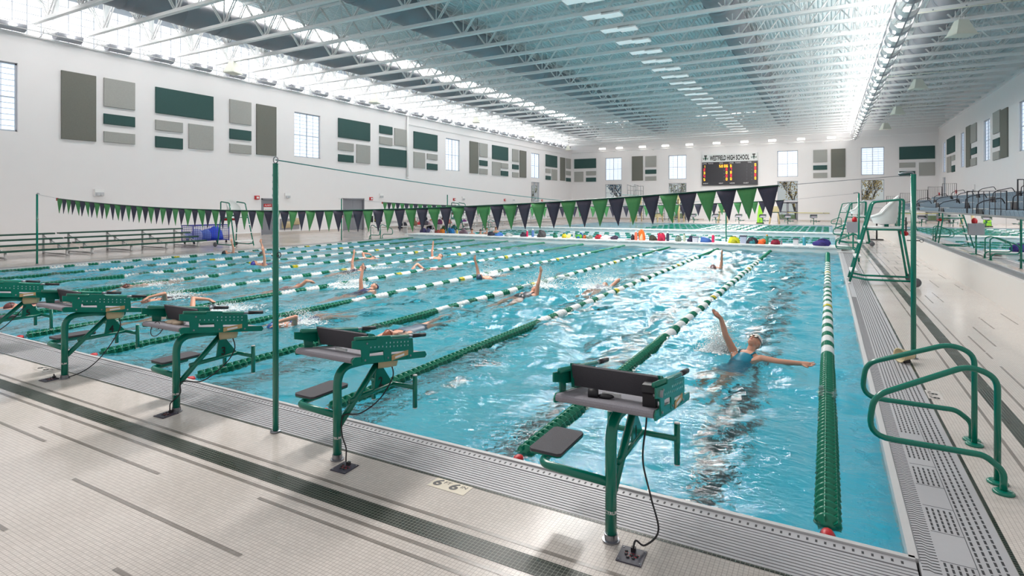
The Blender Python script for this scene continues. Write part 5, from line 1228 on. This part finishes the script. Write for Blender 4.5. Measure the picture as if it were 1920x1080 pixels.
# left deck, by the far bleachers
def at(px, py, z): return on_z(px, py, z)
GRP = 'bags on the left deck'
def lbag(px0, px1, py, z, h, c, label, acc=None, name='bag'):
    p = on_x((px0+px1)/2, 400, -25.3) if z > 0 else at((px0+px1)/2, py, z)
    bag(px0, px1, p[1], z, h, c, label, acc, name)
bench = thing('bench', 'long low aluminium bench on the left deck loaded with bags', 'bench', (-25.3, 34.5, 0), 0); b = MB(); b.box(-0.2,0.2,-4.3,4.3,0.42,0.46); b.build('seat', ALU, bench)
for s in (-3.8, 0, 3.8): b = MB(); b.box(-0.18,0.18,s-0.03,s+0.03,0,0.42); b.build('leg', ALU, bench)
lbag(748,762,428,0,0.55,(38,40,50),'black backpack on the left deck near the white-framed cart',None,'backpack'); towel(765,777,at(771,429,0)[1],0,0.45,(232,226,216),'white towel heaped on the left deck beside a black backpack')
for (a, c_, py, z, h, col, lb) in ((788,798,437,0,0.42,(60,54,100),'purple bag on the left deck, front row'), (798,808,437,0,0.36,(90,90,130),'lilac-grey bag on the left deck, front row'), (806,815,438,0,0.34,(214,214,220),'white bag on the left deck, front row'),
    (815,824,438,0,0.32,(150,70,60),'rust red bag on the left deck, front row'), (824,834,439,0,0.4,(200,110,30),'orange and black bag on the left deck, front row'), (840,852,439,0,0.46,(28,110,170),'bright blue bag on the left deck, front row'), (861,877,440,0,0.4,(130,108,120),'dusty mauve bag on the left deck, front row'),
    (790,802,425,0.46,0.4,(70,60,70),'dark plum bag on the low bench'), (803,812,425,0.46,0.36,(216,190,196),'pale pink bag on the low bench'), (816,828,424,0.46,0.4,(110,50,90),'magenta bag on the low bench'), (836,846,423,0.46,0.4,(190,120,110),'salmon bag on the low bench'), (857,866,423,0.46,0.55,(60,40,120),'violet backpack on the low bench'), (770,782,421,0.46,0.45,(120,90,70),'brown bag on the low bench'),
    (846,858,430,0,0.36,(44,120,120),'teal bag on the left deck behind the front row'), (800,812,431,0,0.36,(36,36,60),'navy bag on the left deck behind the front row'), (828,838,431,0,0.36,(60,100,60),'moss green bag on the left deck behind the front row'), (866,874,431,0,0.36,(90,90,96),'charcoal bag on the left deck behind the front row')):
    lbag(a, c_, py, z, h, col, lb)
for (a, c_, X_, zz, h, col, lb) in ((783,791,-26.1,0.46,0.34,(200,60,70),'small red towel on the lowest aluminium bleacher row, camera end'), (800,808,-26.1,0.46,0.34,(60,90,160),'blue towel on the lowest aluminium bleacher row'), (822,830,-26.1,0.46,0.36,(214,196,170),'cream towel on the lowest aluminium bleacher row'), (838,845,-26.1,0.46,0.34,(150,60,110),'plum towel on the lowest aluminium bleacher row'),
    (790,799,-26.8,0.72,0.36,(40,44,60),'dark navy bundle on the second aluminium bleacher row, camera end'), (808,816,-26.8,0.72,0.34,(230,150,60),'orange towel on the second aluminium bleacher row'), (828,836,-26.8,0.72,0.36,(90,40,40),'dark red bundle on the second aluminium bleacher row'), (848,856,-26.8,0.72,0.36,(70,130,120),'sea green towel on the second aluminium bleacher row'), (866,874,-26.1,0.46,0.36,(120,70,130),'mauve towel on the lowest aluminium bleacher row, far end'), (878,886,-26.8,0.72,0.34,(180,180,190),'pale grey towel on the second aluminium bleacher row, far end')):
    p = on_x((a+c_)/2, 400, X_); towel(a, c_, p[1], zz, h, col, lb)
for (px, py, col, lb) in ((795,436.5,(240,240,240),'white cap bottle on the left deck in front of purple bag'), (820,438,(220,60,60),'red bottle on the left deck in the front row of bags'), (836,438.5,(60,140,200),'sky blue bottle on the left deck beside the orange and black bag'), (857,439,(240,210,70),'yellow bottle on the left deck beside the bright blue bag')):
    p = at(px, py, 0); bottle(px, p[1], 0, 0.3, col, lb)
for i, (a, c_, py, col) in enumerate(((771,779,407,(186,30,60)), (794,801,406,(206,24,60)), (814,819,408,(230,110,140)))):
    p = on_x((a+c_)/2, py, WX+0.35); o = thing('backpack', ('red backpack hanging on the left wall above the bench', 'crimson backpack hanging on the left wall right of the red one', 'pink backpack hanging on the left wall, right of the crimson one')[i], 'bag', (p[0], p[1], p[2]-0.3), PI/2, 'backpacks hung on the left wall')
    lump(70+i, 0.2, 0.16, 0.55, amp=0.08).build('body', cm(col), o); b = MB(); b.tube([(-0.08,0.1,0.5),(0,0.2,0.66),(0.08,0.1,0.5)], 0.015, 5); b.build('strap', cm((40,40,46)), o); b = MB(); b.tube([(0,0.34,0.66),(0,0.18,0.66)], 0.02, 5); b.build('wall_hook', CHROME, o)
# white-framed cart with a yellow drum by the double door
p = at(716, 436, 0); o = thing('storage_cart', 'white tube cart carrying a black and yellow box on the left deck', 'cart', (p[0]-0.4, p[1], 0)); b = MB()
for sx in (-0.3, 0.3):
    for sy in (-0.7, 0.7): b.tube([(sx,sy,0.0),(sx,sy,1.25)], 0.035, 6)
for z in (0.25, 0.7): b.tube([(-0.3,-0.7,z),(0.3,-0.7,z),(0.3,0.7,z),(-0.3,0.7,z)], 0.03, 6, closed=True, smooth=False)
b.build('frame', WHITE_P, o); b = MB(); b.box(-0.3,0.3,-0.7,0.7,0.68,0.72); b.build('shelf', WHITE_P, o)
o2 = thing('equipment_box', 'black box with yellow pattern on the white tube cart', 'box', (p[0]-0.4, p[1]-0.2, 0.73)); b = MB(); b.box(-0.25,0.25,-0.4,0.4,0,0.42); b.build('body', BLACK, o2); b = MB()
for k in range(4): b.lathe([(0.01,0),(0.08,0.0),(0.08,0.02),(0.01,0.02)], 10, 0, Matrix.Translation((0.25,-0.28+k*0.19,0.15+0.12*(k % 2))) @ Matrix.Rotation(PI/2, 4, 'Y'))
b.build('reflector', LANE_Y, o2)
# extinguisher and jacket by the double door
p = on_x(645.5, 420, WX+0.12); o = thing('fire_extinguisher', 'red fire extinguisher at the left jamb of the double grey door', 'fire extinguisher', (WX+0.14, 30.6, 0.95)); b = MB(); b.lathe([(0.02,0),(0.09,0.01),(0.09,0.42),(0.05,0.5),(0.03,0.52)], 12); b.build('cylinder', RED, o); b = MB(); b.tube([(0,0,0.52),(0.0,0.1,0.58),(0.06,0.1,0.2)], 0.014, 5); b.build('hose', BLACK, o)

# ================================================================== TREES OUTSIDE
def tree(x, y, h, seed, cols, label):
    r = random.Random(seed); o = thing('autumn_tree', label, 'tree', (x, y, -0.3), 0, 'trees outside the windows'); b = MB(); tips = []
    def branch(p, d, L_, rad, lev):
        pts = [Vector(p)]; 
        for k in range(4): d = (d+Vector((r.uniform(-.25,.25), r.uniform(-.25,.25), r.uniform(-.05,.2)))).normalized(); pts.append(pts[-1]+d*L_/4)
        b.tube(pts, [rad*(1-0.15*k) for k in range(5)], 6)
        if lev < 3:
            for k in range(4): q = pts[1+k]; branch(q, (d*0.6+Vector((r.uniform(-1,1), r.uniform(-1,1), r.uniform(0,.7)))).normalized(), L_*0.62, rad*0.5, lev+1)
        else: tips.extend(pts[1:])
    branch((0,0,0), Vector((0,0,1)), h*0.45, h*0.022, 0); b.build('trunk', mat('bark', (92,76,66), 0.8, bump=0.4), o)
    b = MB()
    for t in tips:
        for _ in range(2):
            q = t+Vector((r.gauss(0,.3), r.gauss(0,.3), r.gauss(0,.25))); u = Vector((r.gauss(0,1), r.gauss(0,1), r.gauss(0,1))).normalized()*0.13; w_ = u.orthogonal().normalized()*0.1
            b.add([q-u, q+w_, q+u, q-w_], [(0,1,2,3)], r.randrange(2))
    tag(b.build('foliage', [cm(c) for c in cols], o), kind='stuff')
YEL = [(240,212,140),(222,184,116)]
tree(-3.4, 82, 9, 1, YEL, 'yellow autumn tree seen through the glazed doors right of the scoreboard'); tree(3.9, 83, 9, 2, YEL, 'yellow autumn tree seen through the clear window beside the right lifeguard chairs')
tree(-27, 84, 9, 3, [(90,130,170),(120,150,180)], 'bluish bare-topped tree seen through the clear window at the far left'); tree(-18.5, 86, 8, 4, [(150,160,120),(190,180,120)], 'pale green tree seen through the clear window behind the springboards')
gnd = MB(); gnd.quad((-80,NY+0.4,-0.3),(60,NY+0.4,-0.3),(60,140,-0.3),(-80,140,-0.3)); struct(gnd.build('ground', mat('lawn', (120,140,90), 0.9)))
# ================================================================== SWIMMERS
def body_src(P):
    """overlapping rounded volumes along the joints; fused below into ONE skin"""
    b = MB()
    def limb(pts, rs, n=14):
        pts = [Vector(p) for p in pts]; out = []; rr_ = []
        for i in range(len(pts)-1):
            for k in range(6): t = k/6; out.append(pts[i].lerp(pts[i+1], t)); rr_.append(rs[i]*(1-t)+rs[i+1]*t)
        out.append(pts[-1]); rr_.append(rs[-1]); b.tube(out, rr_, n)
        for p, r in zip(pts, rs): b.ell(p, (r,r,r), 12, 8)
    H = P['head']; hx, hy, hz = H
    b.ell(H, (0.074,0.108,0.094), 18, 12); b.ell((hx, hy-0.055, hz+P['face']*0.035), (0.058,0.07,0.064), 14, 10)       # skull, jaw
    b.ell((hx, hy-0.028, hz+P['face']*0.102), (0.013,0.026,0.016), 10, 6); b.ell((hx, hy-0.085, hz+P['face']*0.075), (0.03,0.02,0.022), 10, 6)  # nose, chin
    for s in (-1, 1): b.ell((hx+s*0.075, hy-0.02, hz), (0.012,0.02,0.032), 8, 6)                                           # ears
    limb([(hx,hy-0.08,hz-0.01*P['face']), (0,-0.24,-0.03)], [0.05,0.058]); T_ = P['tilt']
    def sp(x, y, z): return (x, y*1.0, z+T_*(y+0.25))
    for (x, y, z, r) in ((0,-0.28,-0.03,(0.175,0.10,0.085)), (0,-0.40,-0.04,(0.16,0.16,0.112)), (0,-0.56,-0.05,(0.135,0.16,0.098)), (0,-0.70,-0.055,(0.145,0.14,0.10)), (0,-0.82,-0.06,(0.165,0.12,0.108))): b.ell(sp(x,y,z), r, 18, 12)
    for s in (-1, 1): limb([sp(s*0.185,-0.27,-0.03), sp(s*0.1,-0.40,-0.03)], [0.06,0.07])
    for i, s in enumerate((-1, 1)):
        lg = P['legs'][i]; limb([sp(s*0.09,-0.86,-0.06), sp(*lg[0]), sp(*lg[1])], [0.088,0.058,0.037]); a = Vector(sp(*lg[1])); d = (a-Vector(sp(*lg[0]))).normalized(); limb([a, a+d*0.12+Vector((0,0,-0.01)), a+d*0.2], [0.036,0.04,0.022])
    for i, s in enumerate((-1, 1)):
        el, wr, fd = P['arms'][i]; sh = sp(s*0.19,-0.27,-0.02); limb([sh, el, wr], [0.055,0.043,0.029])
        wr = Vector(wr); fd = Vector(fd).normalized(); side = fd.cross(Vector((0.3,0.2,1))).normalized(); nrm = side.cross(fd)
        limb([wr, wr+fd*0.05, wr+fd*0.085], [0.027,0.033,0.032]); limb([wr+fd*0.06-side*0.024, wr+fd*0.085-side*0.027], [0.02,0.017]); limb([wr+fd*0.06+side*0.024, wr+fd*0.085+side*0.027], [0.02,0.017])
        for q, ln in zip((-0.032,-0.011,0.011,0.031), (0.062,0.078,0.073,0.055)):
            p0 = wr+fd*0.085+side*q; p1 = p0+fd*ln*0.55+side*q*0.22+nrm*0.004; p2 = p0+fd*ln+side*q*0.3+nrm*0.018; limb([p0,p1,p2], [0.0105,0.0095,0.008], 8)
        p0 = wr+fd*0.03+side*0.03; limb([p0, p0+fd*0.03+side*0.028, p0+fd*0.06+side*0.038], [0.014,0.011,0.009], 8)
    return b
SK_CACHE = {}
def body_mesh(key, P, vox):
    if key in SK_CACHE: return SK_CACHE[key]
    tmp = body_src(P).build('tmp', SKIN); m = tmp.modifiers.new('r', 'REMESH'); m.mode = 'VOXEL'; m.voxel_size = vox; m.use_smooth_shade = True
    s = tmp.modifiers.new('s', 'SMOOTH'); s.factor = 0.5; s.iterations = 3
    dg = bpy.context.evaluated_depsgraph_get(); me = bpy.data.meshes.new_from_object(tmp.evaluated_get(dg)); me.name = 'body'
    me.polygons.foreach_set('use_smooth', [True]*len(me.polygons)); me.materials.clear(); me.materials.append(SKIN); bpy.data.objects.remove(tmp); SK_CACHE[key] = me; return me
LEG = [[(-0.1,-1.24,-0.10),(-0.11,-1.62,-0.22)], [(0.1,-1.25,-0.02),(0.1,-1.65,-0.05)]]
LEGK = [[(-0.13,-1.2,-0.02),(-0.2,-1.5,-0.28)], [(0.1,-1.22,-0.02),(0.12,-1.6,-0.12)]]
POSE = {   # head toward +y, belly up for backstroke (face +1), down for crawl (face -1)
 'front':   dict(head=(0.02,-0.055,0.06), face=1, tilt=0.10, legs=LEGK, arms=[((0.30,-0.30,-0.10),(0.52,-0.2,-0.13),(0.9,0.3,-0.1))[:3]]*2),
 'back':    dict(head=(0,0,0.03), face=1, tilt=0.08, legs=LEG, arms=[((-0.22,-0.24,0.24),(-0.24,-0.14,0.48),(-0.05,0.15,1)), ((0.36,-0.42,-0.16),(0.42,-0.64,-0.24),(0.1,-1,-0.2))]),
 'crawl':   dict(head=(0,0,0.0), face=-1, tilt=0.06, legs=LEG, arms=[((-0.40,-0.14,0.20),(-0.30,0.12,0.16),(0.1,0.8,-0.5)), ((0.20,0.03,-0.02),(0.17,0.30,-0.05),(0,1,-0.05))]),
 'glide':   dict(head=(0,0,0.02), face=-1, tilt=0.05, legs=LEG, arms=[((-0.16,0.02,-0.01),(-0.1,0.28,-0.02),(0.1,1,0)), ((0.16,0.02,-0.01),(0.1,0.28,-0.02),(-0.1,1,0))]),
}
POSE['front']['arms'] = [((-0.27,-0.24,0.22),(-0.33,-0.16,0.44),(-0.35,-0.1,0.5)), ((0.40,-0.22,-0.05),(0.62,-0.10,-0.10),(0.9,0.3,-0.15))]
CAPM = {}
def swimmer(x, y, z, rz, pose, label, suit, capc, tilt=0.0, vox=0.011, flip=False, sc=0.97):
    P = POSE[pose]; o = thing('person', label, 'person', (x, y, z), rz, 'swimmers'); o.rotation_euler = (tilt, 0, rz)
    o.scale = (-sc if flip else sc, sc, sc)
    link('body', body_mesh(pose, P, vox), o)
    T_ = P['tilt']; f = P['face']
    b = MB(); rings = [(-0.30,0.150,0.093,-0.032),(-0.40,0.166,0.121,-0.04),(-0.50,0.150,0.110,-0.046),(-0.60,0.143,0.106,-0.051),(-0.72,0.157,0.110,-0.056),(-0.83,0.172,0.117,-0.06),(-0.90,0.160,0.110,-0.06)]
    if suit[1] == 'brief': rings = rings[3:]
    v = []; fc = []; n_ = 28
    for (yy_, a, c, zz) in rings:
        for k in range(n_): t = 2*PI*k/n_; v.append((a*math.cos(t), yy_, zz+T_*(yy_+0.25)+c*math.sin(t)))
    for i in range(len(rings)-1):
        for k in range(n_): fc.append((i*n_+k, i*n_+(k+1) % n_, (i+1)*n_+(k+1) % n_, (i+1)*n_+k))
    b.add(v, fc, 0, True)
    if suit[1] != 'brief':
        for s in (-1, 1): b.tube([(s*0.09,-0.31,0.045), (s*0.105,-0.25,0.045), (s*0.1,-0.22,-0.03), (s*0.09,-0.30,-0.115)], 0.012, 6)
    b.build('swimsuit', mat('suit_%d_%d_%d' % suit[0], suit[0], 0.4), o)
    h = P['head']; b = MB(); b.ell((0,0,0), (0.081,0.116,0.101), 20, 12)
    keep = [i for i, fa in enumerate(b.f) if sum(b.v[j][1]*1.0-b.v[j][2]*f*0.55 for j in fa)/4 > -0.022]
    b.f = [b.f[i] for i in keep]; b.m = [0]*len(keep); b.s = [True]*len(keep)
    b.v = [(p[0]+h[0], p[1]+h[1]+0.003, p[2]+h[2]) for p in b.v]; b.build('swim_cap', mat('cap_c_%d_%d_%d' % capc, capc, 0.35), o)
    b = MB(); g = MB()
    for s in (-1, 1): b.ell((h[0]+s*0.031, h[1]+0.006, h[2]+f*0.091), (0.025,0.017,0.012), 12, 8); g.tube([(h[0]+s*0.031+0.028*math.cos(a), h[1]+0.006+0.02*math.sin(a), h[2]+f*0.090) for a in [2*PI*k/12 for k in range(12)]], 0.005, 6, closed=True)
    g.tube([(h[0]-0.008,h[1]+0.008,h[2]+f*0.094),(h[0]+0.008,h[1]+0.008,h[2]+f*0.094)], 0.004, 5); g.tube([(h[0]+0.083*math.cos(a), h[1]+0.012, h[2]+f*0.103*math.sin(a)) for a in [2*PI*k/20 for k in range(20)]], 0.005, 5, closed=True)
    gg = g.build('goggles', BLACK, o); b.build('lens', mat('lens_mirror', (250,246,230), 0.1, metal=0.3), gg)
    b = MB(); b.ell((h[0], h[1]-0.064, h[2]+f*0.094), (0.019,0.009,0.008), 12, 6); b.build('mouth', mat('lip', (150,66,62), 0.5), o)
    if pose == 'crawl' or pose == 'glide': pass
    return o
def splash(x, y, n_, sx, sy, sz, seed, label, dirx=0):
    r = random.Random(seed); b = MB(); ico = [(0,0,1),(0.89,0,0.45),(0.28,0.85,0.45),(-0.72,0.53,0.45),(-0.72,-0.53,0.45),(0.28,-0.85,0.45),(0.72,0.53,-0.45),(-0.28,0.85,-0.45),(-0.89,0,-0.45),(-0.28,-0.85,-0.45),(0.72,-0.53,-0.45),(0,0,-1)]
    fi = [(0,1,2),(0,2,3),(0,3,4),(0,4,5),(0,5,1),(1,6,2),(2,7,3),(3,8,4),(4,9,5),(5,10,1),(6,7,2),(7,8,3),(8,9,4),(9,10,5),(10,6,1),(11,7,6),(11,8,7),(11,9,8),(11,10,9),(11,6,10)]
    n_ = int(n_*2.2)
    for k in range(n_):
        h = r.random()**2.2; q = abs(1-h)**0.7
        px_, py_, pz_ = r.gauss(0, sx*(0.35+0.65*q))+dirx*h*sx, r.gauss(0, sy*(0.35+0.65*q)), h*sz
        s = r.uniform(0.002, 0.006)*(1.7-1.0*h); 
        b.add([(px_+p[0]*s, py_+p[1]*s, pz_+p[2]*s*r.uniform(0.8,1.8)) for p in ico], fi, 0, True)
    for k in range(int(n_*0.25)):          # foam lumps on the surface
        px_, py_ = r.gauss(0, sx*0.9), r.gauss(0, sy*0.9); s = r.uniform(0.006, 0.02); b.add([(px_+p[0]*s*1.8, py_+p[1]*s*1.8, p[2]*s*0.5) for p in ico], fi, 0, True)
    tag(b.build('splash', FOAM, None, (x, y, WZ+0.01)), label, 'splash', 'splashes beside the swimmers', 'stuff')
FOAM = mat('foam', (240,246,248), 0.35, var=0.02)
fb_ = FOAM.node_tree.nodes['Principled BSDF']; fb_.inputs['Subsurface Weight'].default_value = 0.0
def swim_at(px, py, z=0.05): p = on_z(px, py, z); return p[0], p[1]
x, y = swim_at(1416, 647, 0.08)
swimmer(x+0.02, y, 0.11, -0.42, 'front', 'person in a teal swimsuit and white cap swimming backstroke in the nearest lane', ((6,124,150),'full'), (240,240,236), 0.46, vox=0.0062)
splash(x-0.44, y-0.05, 1500, 0.11, 0.07, 0.42, 1, 'spray falling from the raised arm of the swimmer in the teal suit', 0.3)
SW = [  # px, py, heading, pose, suit, cap, label, flip
 (1337,499,PI,'back',((60,40,50),'brief'),(120,60,60),'person swimming backstroke with a raised arm in the second lane, close to the bulkhead',False),
 (1134,528,0.0,'crawl',((50,60,90),'full'),(200,140,110),'person swimming crawl amid white splash in the third lane, farther of two',True),
 (1003,541,0.0,'back',((30,34,50),'full'),(48,52,70),'person in a dark cap swimming backstroke amid a large splash in the third lane',True),
 (899,517,PI,'back',((40,60,90),'brief'),(60,70,90),'person swimming backstroke with one arm straight up in the fourth lane',True),
 (703,535,0.0,'back',((26,40,80),'full'),(36,44,96),'person in a navy cap swimming backstroke, arm bent back, in the fifth lane',False),
 (512,602,PI,'crawl',((30,60,120),'full'),(40,90,150),'person in a blue cap swimming crawl just right of the ringed post',False),
 (728,618,PI,'glide',((70,90,110),'full'),(150,84,60),'person gliding face down toward block 2 in the third lane',False),
 (275,557,PI,'crawl',((60,50,60),'full'),(150,96,80),'person swimming crawl with a high bent elbow behind block 4',False),
 (396,569,0.0,'crawl',((20,90,110),'full'),(24,60,76),'person in a dark teal cap swimming crawl behind block 3',False),
 (238,532,PI,'glide',((150,90,70),'brief'),(96,50,40),'person with brown hair swimming with arms ahead, above block 4 in the picture',False),
 (20,567,PI,'glide',((60,40,50),'full'),(110,60,60),'person stretched out in the water behind block 5 at the left picture edge',False),
 (681,500,0.0,'back',((50,50,70),'full'),(70,60,66),'person with one arm straight up in the sixth lane, beyond the fifth-lane backstroker',False),
 (700,479,0.0,'crawl',((60,60,60),'brief'),(120,90,80),'person with one bent arm out of the water in the seventh lane',False),
 (796,502,PI,'crawl',((150,110,110),'full'),(36,36,44),'person in a black cap swimming crawl with a bent elbow in mid pool',True),
 (826,478,0.0,'back',((90,80,80),'brief'),(150,110,90),'person leaning an arm back in the sixth lane, farthest of the mid-pool swimmers',False),
 (560,530,0.0,'crawl',((120,80,80),'full'),(160,110,100),'person swimming crawl in the sixth lane to the right of the ringed post',True),
 (421,472,PI,'back',((40,40,40),'full'),(30,30,36),'person with an arm up near the left lifeguard chair foot',False),
 (476,492,PI,'back',((40,40,120),'full'),(60,60,150),'person in a violet cap with an arm straight up in the eighth lane',False),
 (491,474,PI,'back',((50,50,60),'full'),(60,60,70),'person with an arm up in the ninth lane, just left of the ringed post',True)]
for i, (px, py, rz, pose, suit, capc, lb, fl) in enumerate(SW):
    x, y = swim_at(px, py, 0.04); swimmer(x, y, -0.075 if pose != 'back' else -0.04, rz+0.05*math.sin(i*2.2), pose, lb, suit, capc, -0.02 if pose != 'back' else 0.05, 0.011, fl)
for i, (px, py, n_, sx, sz, lb) in enumerate(((1318,503,500,0.22,0.3,'white splash at the swimmer nearest the bulkhead in the second lane'), (1112,535,650,0.28,0.35,'white splash behind the farther crawl swimmer in the third lane'), (1140,520,250,0.3,0.45,'thin spray arcs above the farther crawl swimmer in the third lane'), (1020,533,700,0.26,0.55,'large fan of spray beside the backstroke swimmer with the dark cap'), (918,512,450,0.25,0.45,'spray beside the straight raised arm in the fourth lane'),
    (655,533,650,0.28,0.55,'spray curtain under the bent arm of the navy-capped swimmer'), (562,600,450,0.2,0.3,'splash behind the blue-capped crawl swimmer'), (430,575,450,0.3,0.12,'foam trail behind the dark-teal-capped swimmer'), (330,552,350,0.25,0.2,'spray under the high bent elbow behind block 4'), (1062,520,200,0.16,0.16,'small patch of foam between the fourth and third lanes'), (712,500,200,0.3,0.12,'foam beside the straight arm in the sixth lane'), (280,530,350,0.4,0.08,'foam trail of the swimmer with brown hair'))):
    x, y = swim_at(px, py, 0.0); splash(x, y, n_, sx, sx*0.8, sz, 30+i, lb)
# people resting in the water beyond the bulkhead
def bather(px, y, z, capc, label, rz):
    x = on_y(px, 430, y)[0]; o = thing('person', label, 'person', (x, y, z), rz, 'people resting beyond the bulkhead'); key = 'stand'
    if key not in SK_CACHE:
        b = MB()
        def limb(pts, rs):
            out = []; r2 = []
            for i in range(len(pts)-1):
                for k in range(5): t = k/5; out.append(Vector(pts[i]).lerp(Vector(pts[i+1]), t)); r2.append(rs[i]*(1-t)+rs[i+1]*t)
            b.tube(out+[Vector(pts[-1])], r2+[rs[-1]], 12)
            for p, r in zip(pts, rs): b.ell(p, (r,r,r), 10, 6)
        b.ell((0,0,0.32), (0.075,0.095,0.11), 14, 10); b.ell((0,0.09,0.3), (0.014,0.02,0.02), 8, 6); b.ell((0,0.03,0.25), (0.055,0.06,0.06), 12, 8); limb([(0,0,0.24),(0,-0.01,0.12)], [0.052,0.06])
        for r, z_ in (((0.19,0.10,0.09),0.08), ((0.17,0.12,0.16),-0.06), ((0.14,0.10,0.16),-0.24), ((0.16,0.11,0.14),-0.42)): b.ell((0,0,z_), r, 16, 10)
        for s in (-1, 1):
            limb([(s*0.19,0,0.08),(s*0.27,0.08,-0.16),(s*0.2,0.28,-0.02)], [0.055,0.042,0.03]); limb([(s*0.09,0,-0.5),(s*0.1,0.04,-0.9),(s*0.1,-0.02,-1.3)], [0.085,0.055,0.038]); limb([(s*0.1,-0.02,-1.3),(s*0.1,0.14,-1.36)], [0.036,0.03])
            for q in range(4): limb([(s*0.2-0.03+0.02*q,0.30,-0.02),(s*0.2-0.034+0.023*q,0.37,-0.02),(s*0.2-0.034+0.023*q,0.40,-0.035)], [0.012,0.01,0.009])
            limb([(s*0.2-s*0.03,0.29,-0.02),(s*0.2-s*0.06,0.33,-0.01)], [0.013,0.01])
        tmp = b.build('tmp', SKIN); m = tmp.modifiers.new('r', 'REMESH'); m.mode = 'VOXEL'; m.voxel_size = 0.012; s_ = tmp.modifiers.new('s', 'SMOOTH'); s_.iterations = 3
        me = bpy.data.meshes.new_from_object(tmp.evaluated_get(bpy.context.evaluated_depsgraph_get())); me.name = 'body'; me.polygons.foreach_set('use_smooth', [True]*len(me.polygons)); me.materials.clear(); me.materials.append(SKIN); bpy.data.objects.remove(tmp); SK_CACHE[key] = me
    link('body', SK_CACHE[key], o); b = MB(); b.ell((0,-0.005,0.335), (0.08,0.1,0.112), 14, 8, zmin=0.34); b.build('hair', mat('hair_%d' % capc[0], capc, 0.7), o)
    b = MB(); b.ell((0,0,-0.08), (0.176,0.126,0.15), 16, 8); b.ell((0,0,-0.28), (0.148,0.108,0.16), 16, 8); b.build('swimsuit', mat('suit_dark', (40,44,70), 0.5), o)
for i, (px, y, c, lb) in enumerate(((885,31.5,(90,60,40),'person standing in the water beyond the bulkhead, leftmost head of the group'), (901,31,(60,40,34),'person with dark hair in the water beyond the bulkhead, second head of the group'), (913,33,(120,80,50),'person with light brown hair in the water beyond the bulkhead, third head of the group'), (930,35,(140,90,60),'person standing apart at the right end of the group in the water beyond the bulkhead'))):
    bather(px, y, -0.08, c, lb, PI+0.3*i)
bpy.context.view_layer.update()
